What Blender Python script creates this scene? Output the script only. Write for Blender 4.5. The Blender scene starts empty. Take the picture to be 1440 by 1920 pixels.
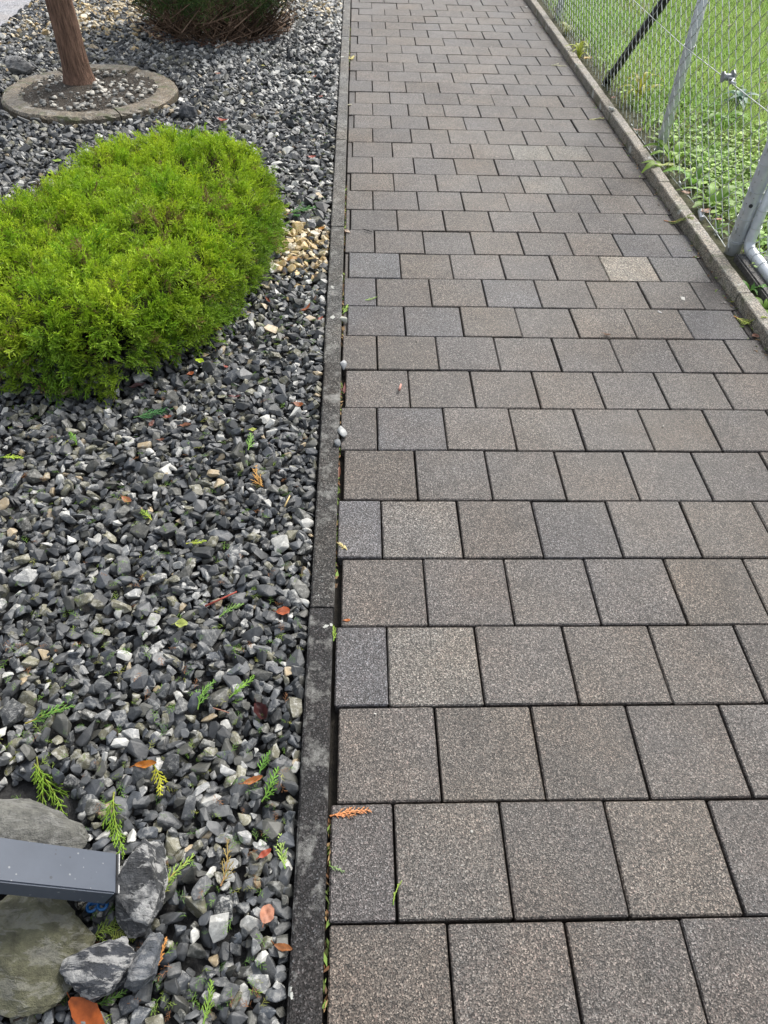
import bpy, bmesh, math, random
import numpy as np
from mathutils import Vector, Matrix

# ------------------------------------------------------------------ camera, sky, sun, exposure
scene = bpy.context.scene
col = scene.collection
CAM = np.array([0.0478, -0.3323, 1.3597]); FPX = 1354.2
PITCH, YAW, ROLL = 0.80675, 0.046156, 0.03916
_F = np.array([math.cos(PITCH)*math.sin(YAW), math.cos(PITCH)*math.cos(YAW), -math.sin(PITCH)])
_R0 = np.array([math.cos(YAW), -math.sin(YAW), 0.0]); _U0 = np.cross(_R0, _F)
_R = _R0*math.cos(ROLL)+_U0*math.sin(ROLL); _U = -_R0*math.sin(ROLL)+_U0*math.cos(ROLL)
cd = bpy.data.cameras.new('camera'); cam = bpy.data.objects.new('camera', cd); col.objects.link(cam)
cam.matrix_world = Matrix(((_R[0], _U[0], -_F[0], CAM[0]), (_R[1], _U[1], -_F[1], CAM[1]), (_R[2], _U[2], -_F[2], CAM[2]), (0, 0, 0, 1)))
cd.lens = FPX/1920*36; cd.sensor_width = 36; cd.clip_start = 0.02; cd.clip_end = 400
scene.camera = cam

SUN_EL, SUN_AZ = math.radians(48), math.radians(35)      # azimuth from +Y towards +X
world = bpy.data.worlds.new('World'); scene.world = world; world.use_nodes = True
wn = world.node_tree.nodes; wl = world.node_tree.links
sky = wn.new('ShaderNodeTexSky'); sky.sky_type = 'NISHITA'; sky.sun_disc = False
sky.sun_elevation = SUN_EL; sky.sun_rotation = SUN_AZ; sky.air_density = 1.2; sky.dust_density = 4.0
hs = wn.new('ShaderNodeHueSaturation'); hs.inputs['Saturation'].default_value = 0.35
wl.new(sky.outputs[0], hs.inputs['Color']); wl.new(hs.outputs[0], wn['Background'].inputs[0])
wn['Background'].inputs[1].default_value = 0.14
sd = bpy.data.lights.new('sun', 'SUN'); sd.energy = 1.5; sd.angle = math.radians(16); sd.color = (1, .95, .87)
sun = bpy.data.objects.new('sun', sd); col.objects.link(sun)
sun.rotation_euler = Vector((math.cos(SUN_EL)*math.sin(SUN_AZ), math.cos(SUN_EL)*math.cos(SUN_AZ), math.sin(SUN_EL))).to_track_quat('Z', 'Y').to_euler()
scene.view_settings.view_transform = 'Standard'; scene.view_settings.look = 'None'
scene.view_settings.exposure = 0.9; scene.view_settings.gamma = 1.0

rng = np.random.default_rng(11); random.seed(5)
def G(px, py, z=0.0):
    """point of the horizontal plane z seen at a photograph pixel"""
    d = _F+_R*(px-720)/FPX-_U*(py-960)/FPX
    return CAM+(z-CAM[2])/d[2]*d

# ------------------------------------------------------------------ helpers
def tag(o, label=None, cat=None, group=None, kind=None):
    if label: o['label'] = label
    if cat: o['category'] = cat
    if group: o['group'] = group
    if kind: o['kind'] = kind
    return o
def mesh_np(name, V, Fc, cols=None, smooth=False):
    me = bpy.data.meshes.new(name)
    V = np.asarray(V, np.float32); Fc = np.asarray(Fc, np.int32)
    k = Fc.shape[1]
    me.vertices.add(len(V)); me.vertices.foreach_set('co', V.ravel())
    me.loops.add(Fc.size); me.loops.foreach_set('vertex_index', Fc.ravel())
    me.polygons.add(len(Fc)); me.polygons.foreach_set('loop_start', np.arange(0, Fc.size, k, dtype=np.int32))
    me.polygons.foreach_set('use_smooth', np.full(len(Fc), smooth))
    me.update(calc_edges=True); me.validate()
    if cols is not None:
        c = np.asarray(cols, np.float32)
        if c.shape[1] == 3: c = np.hstack([c, np.zeros((len(c), 1), np.float32)])
        a = me.attributes.new('Col', 'FLOAT_COLOR', 'POINT'); a.data.foreach_set('color', c.ravel())
    return me
def link(name, me, mat, parent=None, loc=None):
    o = bpy.data.objects.new(name, me); col.objects.link(o)
    if mat is not None and len(me.materials) == 0: me.materials.append(mat)
    if parent is not None: o.parent = parent
    if loc is not None: o.location = loc
    return o
def empty(name, loc=(0, 0, 0)):
    o = bpy.data.objects.new(name, None); o.empty_display_size = .05; col.objects.link(o); o.location = loc; return o
def bm_mesh(name, bm, smooth=False):
    me = bpy.data.meshes.new(name); bm.to_mesh(me); bm.free()
    if smooth: me.polygons.foreach_set('use_smooth', np.ones(len(me.polygons), bool))
    return me
def tube(pts, radii, n=6, cap=True):
    """verts, tri faces of a tube along pts"""
    pts = np.asarray(pts, float); m = len(pts)
    radii = np.broadcast_to(np.asarray(radii, float), (m,))
    t = np.gradient(pts, axis=0); t /= np.linalg.norm(t, axis=1)[:, None]+1e-12
    ref = np.array([0, 0, 1.]) if abs(t[:, 2]).mean() < .8 else np.array([1., 0, 0])
    a = np.cross(t, ref); a /= np.linalg.norm(a, axis=1)[:, None]+1e-12
    b = np.cross(t, a)
    ang = np.arange(n)*2*math.pi/n
    V = (pts[:, None]+radii[:, None, None]*(np.cos(ang)[None, :, None]*a[:, None]+np.sin(ang)[None, :, None]*b[:, None])).reshape(-1, 3)
    F = []
    for i in range(m-1):
        for j in range(n):
            p, q = i*n+j, i*n+(j+1) % n
            F += [(p, q, q+n), (p, q+n, p+n)]
    if cap:
        V = np.vstack([V, pts[0], pts[-1]]); c0, c1 = len(V)-2, len(V)-1
        for j in range(n):
            F.append((c0, (j+1) % n, j)); F.append((c1, (m-1)*n+j, (m-1)*n+(j+1) % n))
    return V, np.array(F, int)
class MB:
    def __init__(s): s.V = []; s.F = []; s.C = []; s.n = 0
    def add(s, V, F, c=None):
        s.V.append(np.asarray(V, float)); s.F.append(np.asarray(F, int)+s.n); s.n += len(V)
        if c is not None:
            c = np.asarray(c, float); s.C.append(np.broadcast_to(c, (len(V), c.shape[-1])))
    def mesh(s, name, smooth=False):
        return mesh_np(name, np.vstack(s.V), np.vstack(s.F), np.vstack(s.C) if s.C else None, smooth)
def vnoise(x, y, s, seed=0):
    """cheap smooth 2-D value noise, 0..1"""
    r = np.random.default_rng(seed); T = r.random((64, 64))
    u, v = np.asarray(x)*s+100, np.asarray(y)*s+100
    i, j = np.floor(u).astype(int), np.floor(v).astype(int); f, g = u-i, v-j
    f = f*f*(3-2*f); g = g*g*(3-2*g)
    a, b, c, d = T[i % 64, j % 64], T[(i+1) % 64, j % 64], T[i % 64, (j+1) % 64], T[(i+1) % 64, (j+1) % 64]
    return (a*(1-f)+b*f)*(1-g)+(c*(1-f)+d*f)*g

# ------------------------------------------------------------------ materials
def mat(name, rough=.7, spec=.4, metal=0.0):
    m = bpy.data.materials.new(name); m.use_nodes = True
    nt = m.node_tree; b = nt.nodes['Principled BSDF']
    b.inputs['Roughness'].default_value = rough; b.inputs['Specular IOR Level'].default_value = spec; b.inputs['Metallic'].default_value = metal
    return m, nt, b
def N(nt, kind, **kw):
    n = nt.nodes.new(kind)
    for k, v in kw.items():
        if k in n.inputs: n.inputs[k].default_value = v
        else: setattr(n, k, v)
    return n
def ramp(nt, src, stops):
    r = nt.nodes.new('ShaderNodeValToRGB'); e = r.color_ramp.elements
    while len(e) < len(stops): e.new(.5)
    for q, (p, c) in zip(e, stops):
        q.position = p; q.color = (c, c, c, 1) if isinstance(c, (int, float)) else (*c, 1)
    nt.links.new(src, r.inputs[0]); return r
def mixc(nt, fac, a, b, mode='MIX'):
    m = nt.nodes.new('ShaderNodeMix'); m.data_type = 'RGBA'; m.blend_type = mode
    for i, v in ((0, fac), (6, a), (7, b)):
        if hasattr(v, 'is_linked') or hasattr(v, 'links'): nt.links.new(v, m.inputs[i])
        else: m.inputs[i].default_value = v if i == 0 else (*v, 1)
    return m.outputs[2]
def bump(nt, b, h, strength, dist):
    n = N(nt, 'ShaderNodeBump', Strength=strength, Distance=dist)
    nt.links.new(h, n.inputs['Height']); nt.links.new(n.outputs[0], b.inputs['Normal']); return n

def stone_concrete(name, use_object_color, base=(.2, .19, .18), lichen=0.0, grain=480, lo=.1, hi=3.2, rough=.6, moss=0.0, spec=.42):
    m, nt, b = mat(name, rough, spec)
    tc = N(nt, 'ShaderNodeNewGeometry'); P = tc.outputs['Position']
    v = N(nt, 'ShaderNodeTexVoronoi', Scale=grain); nt.links.new(P, v.inputs['Vector'])
    sep = N(nt, 'ShaderNodeSeparateColor'); nt.links.new(v.outputs['Color'], sep.inputs[0])
    g = ramp(nt, sep.outputs[0], [(0, lo), (.3, .42), (.6, .98), (.88, 1.6), (1, hi)])
    n1 = N(nt, 'ShaderNodeTexNoise', Scale=9.0, Detail=5.0, Roughness=.62); nt.links.new(P, n1.inputs['Vector'])
    st = ramp(nt, n1.outputs[0], [(.3, .8), (.5, 1.0), (.72, 1.16)])
    if use_object_color:
        oi = N(nt, 'ShaderNodeObjectInfo'); c = oi.outputs['Color']
    else:
        rgb = N(nt, 'ShaderNodeRGB'); rgb.outputs[0].default_value = (*base, 1); c = rgb.outputs[0]
    c = mixc(nt, 1.0, c, g.outputs[0], 'MULTIPLY')
    c = mixc(nt, 1.0, c, st.outputs[0], 'MULTIPLY')
    nd = N(nt, 'ShaderNodeTexNoise', Scale=1.3, Detail=6.0, Roughness=.6); nt.links.new(P, nd.inputs['Vector'])
    dr = ramp(nt, nd.outputs[0], [(.32, .84), (.5, 1.0), (.7, 1.14)]); c = mixc(nt, 1.0, c, dr.outputs[0], 'MULTIPLY')
    rr_ = ramp(nt, nd.outputs[0], [(.35, rough-.1), (.65, rough+.08)]); nt.links.new(rr_.outputs[0], b.inputs['Roughness'])
    # warm / cool blotches
    n2 = N(nt, 'ShaderNodeTexNoise', Scale=4.3, Detail=3.0); nt.links.new(P, n2.inputs['Vector'])
    t = ramp(nt, n2.outputs[0], [(.36, (.97, .99, 1.03)), (.5, (1, 1, 1)), (.66, (1.04, .99, .94))])
    c = mixc(nt, 1.0, c, t.outputs[0], 'MULTIPLY')
    # coloured grains
    t2 = ramp(nt, sep.outputs[1], [(.0, (1.05, .93, .93)), (.25, (1, 1, 1)), (.8, (1, 1, 1)), (1, (.92, 1.0, 1.05))])
    c = mixc(nt, 1.0, c, t2.outputs[0], 'MULTIPLY')
    if lichen:
        vl = N(nt, 'ShaderNodeTexVoronoi', Scale=14.0); vl.inputs['Randomness'].default_value = 1
        nz = N(nt, 'ShaderNodeTexNoise', Scale=60.0, Detail=3.0); nt.links.new(P, nz.inputs['Vector'])
        mx = N(nt, 'ShaderNodeVectorMath', operation='MULTIPLY_ADD'); nt.links.new(nz.outputs['Color'], mx.inputs[0])
        mx.inputs[1].default_value = (.035, .035, .035); nt.links.new(P, mx.inputs[2]); nt.links.new(mx.outputs[0], vl.inputs['Vector'])
        sl = N(nt, 'ShaderNodeSeparateColor'); nt.links.new(vl.outputs['Color'], sl.inputs[0])
        rad = N(nt, 'ShaderNodeMath', operation='MULTIPLY'); nt.links.new(sl.outputs[0], rad.inputs[0]); rad.inputs[1].default_value = lichen
        lt = N(nt, 'ShaderNodeMath', operation='LESS_THAN'); nt.links.new(vl.outputs['Distance'], lt.inputs[0]); nt.links.new(rad.outputs[0], lt.inputs[1])
        pick = N(nt, 'ShaderNodeMath', operation='GREATER_THAN'); nt.links.new(sl.outputs[1], pick.inputs[0]); pick.inputs[1].default_value = .62
        mm = N(nt, 'ShaderNodeMath', operation='MULTIPLY'); nt.links.new(lt.outputs[0], mm.inputs[0]); nt.links.new(pick.outputs[0], mm.inputs[1])
        m3 = N(nt, 'ShaderNodeMath', operation='MULTIPLY'); nt.links.new(mm.outputs[0], m3.inputs[0]); m3.inputs[1].default_value = .75
        c = mixc(nt, m3.outputs[0], c, (.5, .51, .47))
        n4 = N(nt, 'ShaderNodeTexNoise', Scale=22.0, Detail=6.0, Roughness=.7); nt.links.new(P, n4.inputs['Vector'])
        pl = ramp(nt, n4.outputs[0], [(.52, 0), (.7, .55)])
        c = mixc(nt, pl.outputs[0], c, (.33, .33, .31))
    if moss:
        n5 = N(nt, 'ShaderNodeTexNoise', Scale=16.0, Detail=5.0); nt.links.new(P, n5.inputs['Vector'])
        ml = ramp(nt, n5.outputs[0], [(.55, 0), (.68, moss)])
        c = mixc(nt, ml.outputs[0], c, (.07, .085, .03))
    nt.links.new(c, b.inputs['Base Color'])
    bump(nt, b, v.outputs['Distance'], .35, .0022)
    return m
M_PAVER = stone_concrete('paver_concrete', True)
M_KERB_DARK = stone_concrete('dark_kerb_concrete', True, lichen=.3, grain=420, lo=.3, hi=4.0, rough=.8, spec=.25)
M_KERB = stone_concrete('weathered_kerb_concrete', False, (.245, .22, .178), lichen=.3, grain=260, lo=.5, hi=1.5, moss=.5)
M_RING = stone_concrete('ring_concrete', False, (.16, .135, .098), lichen=.35, grain=240, lo=.45, hi=1.6, moss=.85)
M_SLAB = stone_concrete('slab_concrete', False, (.1, .1, .1), grain=260, lo=.5, hi=1.5)
M_ROAD = stone_concrete('road_concrete', False, (.3, .3, .31), grain=200, lo=.7, hi=1.3)

def attr_mat(name, rough=.6, spec=.4, veins=False, streaks=False, transl=0.0, noise=(60, .35), rough_noise=False):
    m, nt, b = mat(name, rough, spec)
    a = N(nt, 'ShaderNodeAttribute'); a.attribute_name = 'Col'; c = a.outputs['Color']
    P = N(nt, 'ShaderNodeNewGeometry').outputs['Position']
    n = N(nt, 'ShaderNodeTexNoise', Scale=float(noise[0]), Detail=6.0, Roughness=.65); nt.links.new(P, n.inputs['Vector'])
    r = ramp(nt, n.outputs[0], [(.28, 1-noise[1]), (.5, 1.0), (.74, 1+noise[1])])
    c = mixc(nt, 1.0, c, r.outputs[0], 'MULTIPLY')
    if veins:
        n2 = N(nt, 'ShaderNodeTexNoise', Scale=42.0, Detail=5.0, Roughness=.55, Distortion=1.2); nt.links.new(P, n2.inputs['Vector'])
        r2 = ramp(nt, n2.outputs[0], [(.488, 0), (.5, .8), (.512, 0)])
        n3 = N(nt, 'ShaderNodeTexNoise', Scale=90.0, Detail=4.0, Roughness=.7); nt.links.new(P, n3.inputs['Vector'])
        r3 = ramp(nt, n3.outputs[0], [(.5, 0), (.64, 1)])
        mx = N(nt, 'ShaderNodeMath', operation='MAXIMUM'); nt.links.new(r2.outputs[0], mx.inputs[0]); nt.links.new(r3.outputs[0], mx.inputs[1])
        mu = N(nt, 'ShaderNodeMath', operation='MULTIPLY'); nt.links.new(mx.outputs[0], mu.inputs[0]); nt.links.new(a.outputs['Alpha'], mu.inputs[1])
        c = mixc(nt, mu.outputs[0], c, (.55, .55, .52))
        bump(nt, b, n3.outputs[0], .35, .004)
    if streaks:
        mp = N(nt, 'ShaderNodeMapping'); mp.inputs['Rotation'].default_value = (.5, .3, .6); mp.inputs['Scale'].default_value = (14, 46, 40); nt.links.new(P, mp.inputs['Vector'])
        n2 = N(nt, 'ShaderNodeTexNoise', Scale=1.0, Detail=8.0, Roughness=.68, Distortion=.6); nt.links.new(mp.outputs[0], n2.inputs['Vector'])
        r2 = ramp(nt, n2.outputs[0], [(.49, 0), (.545, .9), (.66, 1)])
        n3 = N(nt, 'ShaderNodeTexNoise', Scale=18.0, Detail=4.0, Roughness=.6); nt.links.new(P, n3.inputs['Vector'])
        r3 = ramp(nt, n3.outputs[0], [(.36, .1), (.5, 1)])
        m1 = N(nt, 'ShaderNodeMath', operation='MULTIPLY'); nt.links.new(r2.outputs[0], m1.inputs[0]); nt.links.new(r3.outputs[0], m1.inputs[1])
        mu = N(nt, 'ShaderNodeMath', operation='MULTIPLY'); nt.links.new(m1.outputs[0], mu.inputs[0]); nt.links.new(a.outputs['Alpha'], mu.inputs[1])
        c = mixc(nt, mu.outputs[0], c, (.5, .5, .49))
        n6 = N(nt, 'ShaderNodeTexNoise', Scale=120.0, Detail=6.0, Roughness=.7); nt.links.new(P, n6.inputs['Vector'])
        ad = N(nt, 'ShaderNodeMath', operation='ADD'); nt.links.new(n2.outputs[0], ad.inputs[0]); nt.links.new(n6.outputs[0], ad.inputs[1])
        bump(nt, b, ad.outputs[0], .9, .011)
    nt.links.new(c, b.inputs['Base Color'])
    if transl:
        t = N(nt, 'ShaderNodeBsdfTranslucent'); nt.links.new(c, t.inputs['Color'])
        ms = N(nt, 'ShaderNodeMixShader'); ms.inputs[0].default_value = transl
        out = nt.nodes['Material Output']
        nt.links.new(b.outputs[0], ms.inputs[1]); nt.links.new(t.outputs[0], ms.inputs[2]); nt.links.new(ms.outputs[0], out.inputs[0])
    return m
M_STONE = attr_mat('slate_gravel', .52, .5, veins=True)
M_BOULDER = attr_mat('boulder_rock', .58, .45, streaks=True, noise=(34, .65))
M_LEAF = attr_mat('fallen_leaf', .5, .4, transl=.2, noise=(90, .3))
M_NEEDLE = attr_mat('conifer_foliage', .55, .3, transl=.3, noise=(35, .25))
M_GRASS = attr_mat('grass_blades', .5, .4, transl=.4, noise=(8, .2))
M_TWIG = attr_mat('twigs', .8, .2)
M_BARK = None
def noise_mat(name, c1, c2, scale, rough=.85, bstr=.5, bdist=.01, metal=0.0, spec=.35, detail=6.0, stretch=None):
    m, nt, b = mat(name, rough, spec, metal)
    P = N(nt, 'ShaderNodeNewGeometry').outputs['Position']
    if stretch:
        vm = N(nt, 'ShaderNodeVectorMath', operation='MULTIPLY'); nt.links.new(P, vm.inputs[0]); vm.inputs[1].default_value = stretch; P = vm.outputs[0]
    n = N(nt, 'ShaderNodeTexNoise', Scale=float(scale), Detail=detail, Roughness=.65); nt.links.new(P, n.inputs['Vector'])
    r = ramp(nt, n.outputs[0], [(.3, c1), (.7, c2)])
    nt.links.new(r.outputs[0], b.inputs['Base Color'])
    if bstr: bump(nt, b, n.outputs[0], bstr, bdist)
    return m
M_SOIL = noise_mat('dark_soil', (.012, .01, .008), (.11, .09, .07), 170, bstr=1.0, bdist=.012)
M_BED = noise_mat('joint_soil', (.008, .007, .006), (.03, .026, .02), 60)
M_GBASE = noise_mat('gravel_base', (.008, .008, .009), (.05, .05, .05), 80, bdist=.02)
M_LAWN = noise_mat('lawn_soil', (.03, .035, .014), (.09, .085, .045), 30, bstr=1.0, bdist=.015)
M_BARK = noise_mat('red_brown_bark', (.075, .043, .03), (.34, .205, .145), 30, .88, 1.0, .03, stretch=(3.6, 3.6, .4))
M_GALV = noise_mat('galvanised_steel', (.5, .54, .58), (.66, .69, .73), 25, .4, .05, .001, metal=.35, spec=.5)
M_WIRE = noise_mat('galvanised_wire', (.42, .45, .44), (.56, .58, .57), 40, .3, 0, metal=.75, spec=.5)
M_TENS = noise_mat('dull_zinc', (.2, .22, .23), (.32, .34, .35), 60, .5, .1, .001, metal=.4)
M_BRACE = noise_mat('dark_brace_paint', (.012, .015, .017), (.03, .035, .038), 20, .5, .1, .001)
M_POSTPAINT = noise_mat('blue_grey_powder_coat', (.05, .062, .085), (.064, .078, .105), 12, .38, .15, .0008, spec=.5)
def add_specks(m, c, scale, thr):
    nt = m.node_tree; b = nt.nodes['Principled BSDF']; src = b.inputs['Base Color'].links[0].from_socket
    P = N(nt, 'ShaderNodeNewGeometry').outputs['Position']; v = N(nt, 'ShaderNodeTexVoronoi', Scale=scale); nt.links.new(P, v.inputs['Vector'])
    sp = N(nt, 'ShaderNodeSeparateColor'); nt.links.new(v.outputs['Color'], sp.inputs[0])
    r = N(nt, 'ShaderNodeMath', operation='MULTIPLY'); nt.links.new(sp.outputs[0], r.inputs[0]); r.inputs[1].default_value = thr
    lt = N(nt, 'ShaderNodeMath', operation='LESS_THAN'); nt.links.new(v.outputs['Distance'], lt.inputs[0]); nt.links.new(r.outputs[0], lt.inputs[1])
    k_ = N(nt, 'ShaderNodeMath', operation='MULTIPLY'); nt.links.new(lt.outputs[0], k_.inputs[0]); k_.inputs[1].default_value = .6
    nt.links.new(mixc(nt, k_.outputs[0], src, c), b.inputs['Base Color'])
add_specks(M_POSTPAINT, (.25, .26, .27), 85.0, .16); add_specks(M_POSTPAINT, (.02, .022, .025), 60.0, .14); add_specks(M_GALV, (.16, .15, .13), 70.0, .2)
M_CAP = noise_mat('dark_plastic_cap', (.02, .022, .026), (.03, .032, .036), 20, .5, 0)
M_BLUE = noise_mat('blue_plastic', (.003, .06, .2), (.005, .09, .26), 20, .3, 0, spec=.5)
M_EDGE = noise_mat('pale_edge', (.5, .5, .5), (.65, .65, .65), 40, .5, 0)

# ------------------------------------------------------------------ ground, road
def sheet(name, x0, x1, y0, y1, z, m, kind='structure', nx=1, ny=1, zf=None):
    xs, ys = np.linspace(x0, x1, nx+1), np.linspace(y0, y1, ny+1)
    X, Y = np.meshgrid(xs, ys); Z = np.full(X.shape, float(z)) if zf is None else zf(X, Y)
    V = np.stack([X, Y, Z], 2).reshape(-1, 3); F = []
    for j in range(ny):
        for i in range(nx):
            a = j*(nx+1)+i; F.append((a, a+1, a+nx+2, a+nx+1))
    return tag(link(name, mesh_np(name, V, F), m), kind=kind)
sheet('ground', -60, 60, -40, 80, -.16, M_SOIL)
XROAD = -2.50
road = sheet('road', -7, XROAD-.002, -6, 22, -.015, M_ROAD)
gravel_bed = sheet('gravel_bed', XROAD, -.05, -3, 14, -.036, M_GBASE, nx=20, ny=60)

def kerb_right_edge(y): return -.009-.0075*y          # the left kerb's edge on the path side
def path_right(y): return 1.442-.0085*y               # inner foot of the right kerb
# ------------------------------------------------------------------ path
path = sheet('path', -.06, 1.5, -2, 13, -.03, M_BED)
PT, JT = .2, .0042
def paver_mesh(w, d, seed, chamfer=.0028):
    r = random.Random(seed)
    bm = bmesh.new(); bmesh.ops.create_cube(bm, size=1)
    for v in bm.verts: v.co = Vector((v.co.x*w, v.co.y*d, v.co.z*.06-.03))
    bmesh.ops.bevel(bm, geom=[e for e in bm.edges if all(v.co.z > -.01 for v in e.verts) or abs(e.verts[0].co.z-e.verts[1].co.z) > .03], offset=min(chamfer, w*.2), segments=1, affect='EDGES')
    for v in bm.verts: v.co += Vector((r.uniform(-1, 1)*.0007, r.uniform(-1, 1)*.0007, r.uniform(-1, 1)*.0004))
    return bm_mesh('paving_stone', bm)
full = {}
rA_x = ([-1, 1, 7, 9, 11, 13, 15, 17, 21, 25, 29, 31, 40], [-2, 3.4, -4.2, -3.6, -5.5, -4.9, -9.6, -5.7, .7, 2.4, 6.6, 8.3, 9])
rB_x = ([-2, 0, 4, 6, 8, 10, 14, 17, 21, 25, 29, 31, 40], [6, 12, 2, -6.5, -3, -.6, -7, -5.7, .7, 2.4, 6.6, 8.3, 9])
r_dy = ([-2, 0, 1, 6, 7, 8, 9, 10, 11, 13, 15, 17, 21, 25, 29, 31, 40], [6, 7.8, 10.5, 12, 6.6, -.4, -2.8, -8.8, -7.9, -8, -14.7, -15.1, -15, -2.9, 11.8, 20.3, 25])
pal = [(.09, .079, .07), (.087, .075, .064), (.083, .076, .071), (.094, .08, .066), (.078, .071, .067), (.087, .078, .071), (.082, .072, .063), (.093, .083, .075), (.099, .088, .077)]
light_spots = [((1180, 503), (.34, .305, .25)), ((1000, 288), (.24, .225, .19)), ((1066, 290), (.225, .21, .18)), ((1020, 349), (.215, .2, .175)), ((790, 1240), (.215, .195, .17)),
               ((695, 605), (.132, .126, .128)), ((815, 605), (.138, .132, .133)), ((1340, 605), (.13, .125, .128)), ((1076, 985), (.13, .121, .117)), ((680, 1230), (.15, .145, .15)),
               ((675, 985), (.16, .155, .16)), ((675, 545), (.135, .13, .135)), ((670, 1615), (.15, .135, .128)), ((680, 500), (.15, .15, .155)), ((1280, 505), (.17, .165, .16)),
               ((785, 985), (.205, .187, .168)), ((960, 550), (.145, .14, .142)), ((780, 805), (.145, .14, .143)), ((1205, 460), (.135, .13, .132)), ((1300, 460), (.14, .138, .145))]
light_spots = [(G(*p)[:2], c) for p, c in light_spots]
def add_paver(x0, x1, r, dy, k, dep):
    w = x1-x0-JT
    if w < .008: return
    xc, yc = (x0+x1)/2, r*PT+dy+dep/2+.0063*(x0+x1)/2
    if w > PT-JT-.002: me = full.setdefault((r, k % 3), None) or full.__setitem__((r, k % 3), paver_mesh(PT-JT, dep-JT, r*3+k % 3)) or full[(r, k % 3)]
    else: me = paver_mesh(w, dep-JT, k+100, .0028)
    o = link('paving_stone', me, M_PAVER, path, (xc+rng.normal(0, .0006), yc+rng.normal(0, .0006), rng.normal(0, .0009)-(.004 if w < .06 else 0)))
    o.rotation_euler = (rng.normal(0, .003), rng.normal(0, .003), .0063+rng.normal(0, .0014))
    c = (.8*np.array(pal[rng.integers(len(pal))])+.2*np.array((.088, .078, .07)))*rng.uniform(.88, 1.1)
    for s, cc in light_spots:
        if abs(s[0]-xc) < max(w, .05)/2 and abs(s[1]-yc) < .1: c = np.array(cc)*.55
    if w < .05: c = c*.8
    o.color = (*c, 1)
k = 0
for r in range(-4, 36):
    dy = np.interp(r, *r_dy)*.001
    A = (r % 2 != 0)
    ox = np.interp(r, *(rA_x if A else rB_x))*.001
    y = (r+.5)*PT
    xl, xr = kerb_right_edge(y)+.0045, path_right(y)-.002
    edges = [xl]; u = ox if A else ox+.1
    while u < xr-.012:
        if u-edges[-1] > .012: edges.append(u)
        else: edges[-1] = u
        u += PT
    edges.append(xr)
    for a, b_ in zip(edges[:-1], edges[1:]):
        k += 1; add_paver(a, b_, r, dy, k, PT+np.interp(r+1, *r_dy)*.001-dy)

# ------------------------------------------------------------------ kerbs
def kerb(name, edge, side, width, ztop, joints, mats, sh):
    root = tag(empty(name), kind='structure')
    for i, (y0, y1) in enumerate(zip(joints[:-1], joints[1:])):
        r = random.Random(i*7+len(name)); n = 26
        ys = np.linspace(y0+.0018, y1-.0018, n); V = []; tilt = r.uniform(-.002, .002); off = r.uniform(-.0015, .0015); dz = r.uniform(-.002, .002)
        ch = .004
        for q, y in enumerate(ys):
            e = edge(y)+off+tilt*(y-y0); j = lambda s=.0009: r.gauss(0, s)
            end = 1 if q in (0, n-1) else 0
            z = ztop+dz-end*.002
            prof = [(0, -.15), (0, z-ch+j()), (ch+j(), z+j(.0004)), (width-ch+j(), z+j(.0004)), (width, z-ch+j()), (width, -.15)]
            for px, pz in prof: V.append((e+side*px, y, pz))
        F = []; m = 6
        for q in range(n-1):
            for t in range(m):
                a, b_ = q*m+t, q*m+(t+1) % m
                F += [(a, b_, b_+m), (a, b_+m, a+m)]
        for base, flip in ((0, False), ((n-1)*m, True)):
            for t in range(1, m-1): F.append((base, base+t, base+t+1))
        me = mesh_np('kerb_stone', V, F); bm = bmesh.new(); bm.from_mesh(me); bmesh.ops.recalc_face_normals(bm, faces=bm.faces); bm.to_mesh(me); bm.free()
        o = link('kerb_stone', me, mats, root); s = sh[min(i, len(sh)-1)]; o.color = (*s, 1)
    return root
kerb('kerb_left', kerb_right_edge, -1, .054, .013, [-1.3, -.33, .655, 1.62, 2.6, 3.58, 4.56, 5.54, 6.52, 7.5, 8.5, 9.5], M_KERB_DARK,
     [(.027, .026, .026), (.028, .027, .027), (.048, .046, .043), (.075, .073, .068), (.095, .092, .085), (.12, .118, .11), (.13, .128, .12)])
kerb('kerb_right', path_right, 1, .05, .045, [-1.0, 0.05, 1.05, 2.05, 3.05, 4.05, 5.05, 6.05, 7.05, 8.05, 9.05], M_KERB, [(.2, .19, .16)])

# ------------------------------------------------------------------ stones
def hull_template(seed, npts, bevel=0.0):
    r = np.random.default_rng(seed)
    p = r.normal(size=(npts, 3)); p /= np.linalg.norm(p, axis=1)[:, None]
    p = np.sign(p)*np.abs(p)**.8; p *= r.uniform(.82, 1.05, (npts, 1))
    bm = bmesh.new()
    for q in p: bm.verts.new(q)
    res = bmesh.ops.convex_hull(bm, input=bm.verts)
    bmesh.ops.delete(bm, geom=[g for g in res['geom_interior'] if isinstance(g, bmesh.types.BMVert)], context='VERTS')
    bmesh.ops.dissolve_limit(bm, angle_limit=math.radians(16), verts=bm.verts, edges=bm.edges)
    if bevel: bmesh.ops.bevel(bm, geom=bm.edges[:], offset=bevel, segments=1, affect='EDGES', clamp_overlap=True)
    bmesh.ops.triangulate(bm, faces=bm.faces); bmesh.ops.recalc_face_normals(bm, faces=bm.faces)
    bm.verts.ensure_lookup_table()
    V = np.array([v.co for v in bm.verts]); F = np.array([[v.index for v in f.verts] for f in bm.faces]); bm.free()
    V /= np.abs(V).max(0)
    return V, F
T_near = [hull_template(100+s, 12+s % 6, .075) for s in range(28)]
T_far = [hull_template(200+s, 9+s % 4) for s in range(24)]
RING_C, RING_R, RING_W = np.array([-1.50, 4.255]), .48, .12
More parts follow.
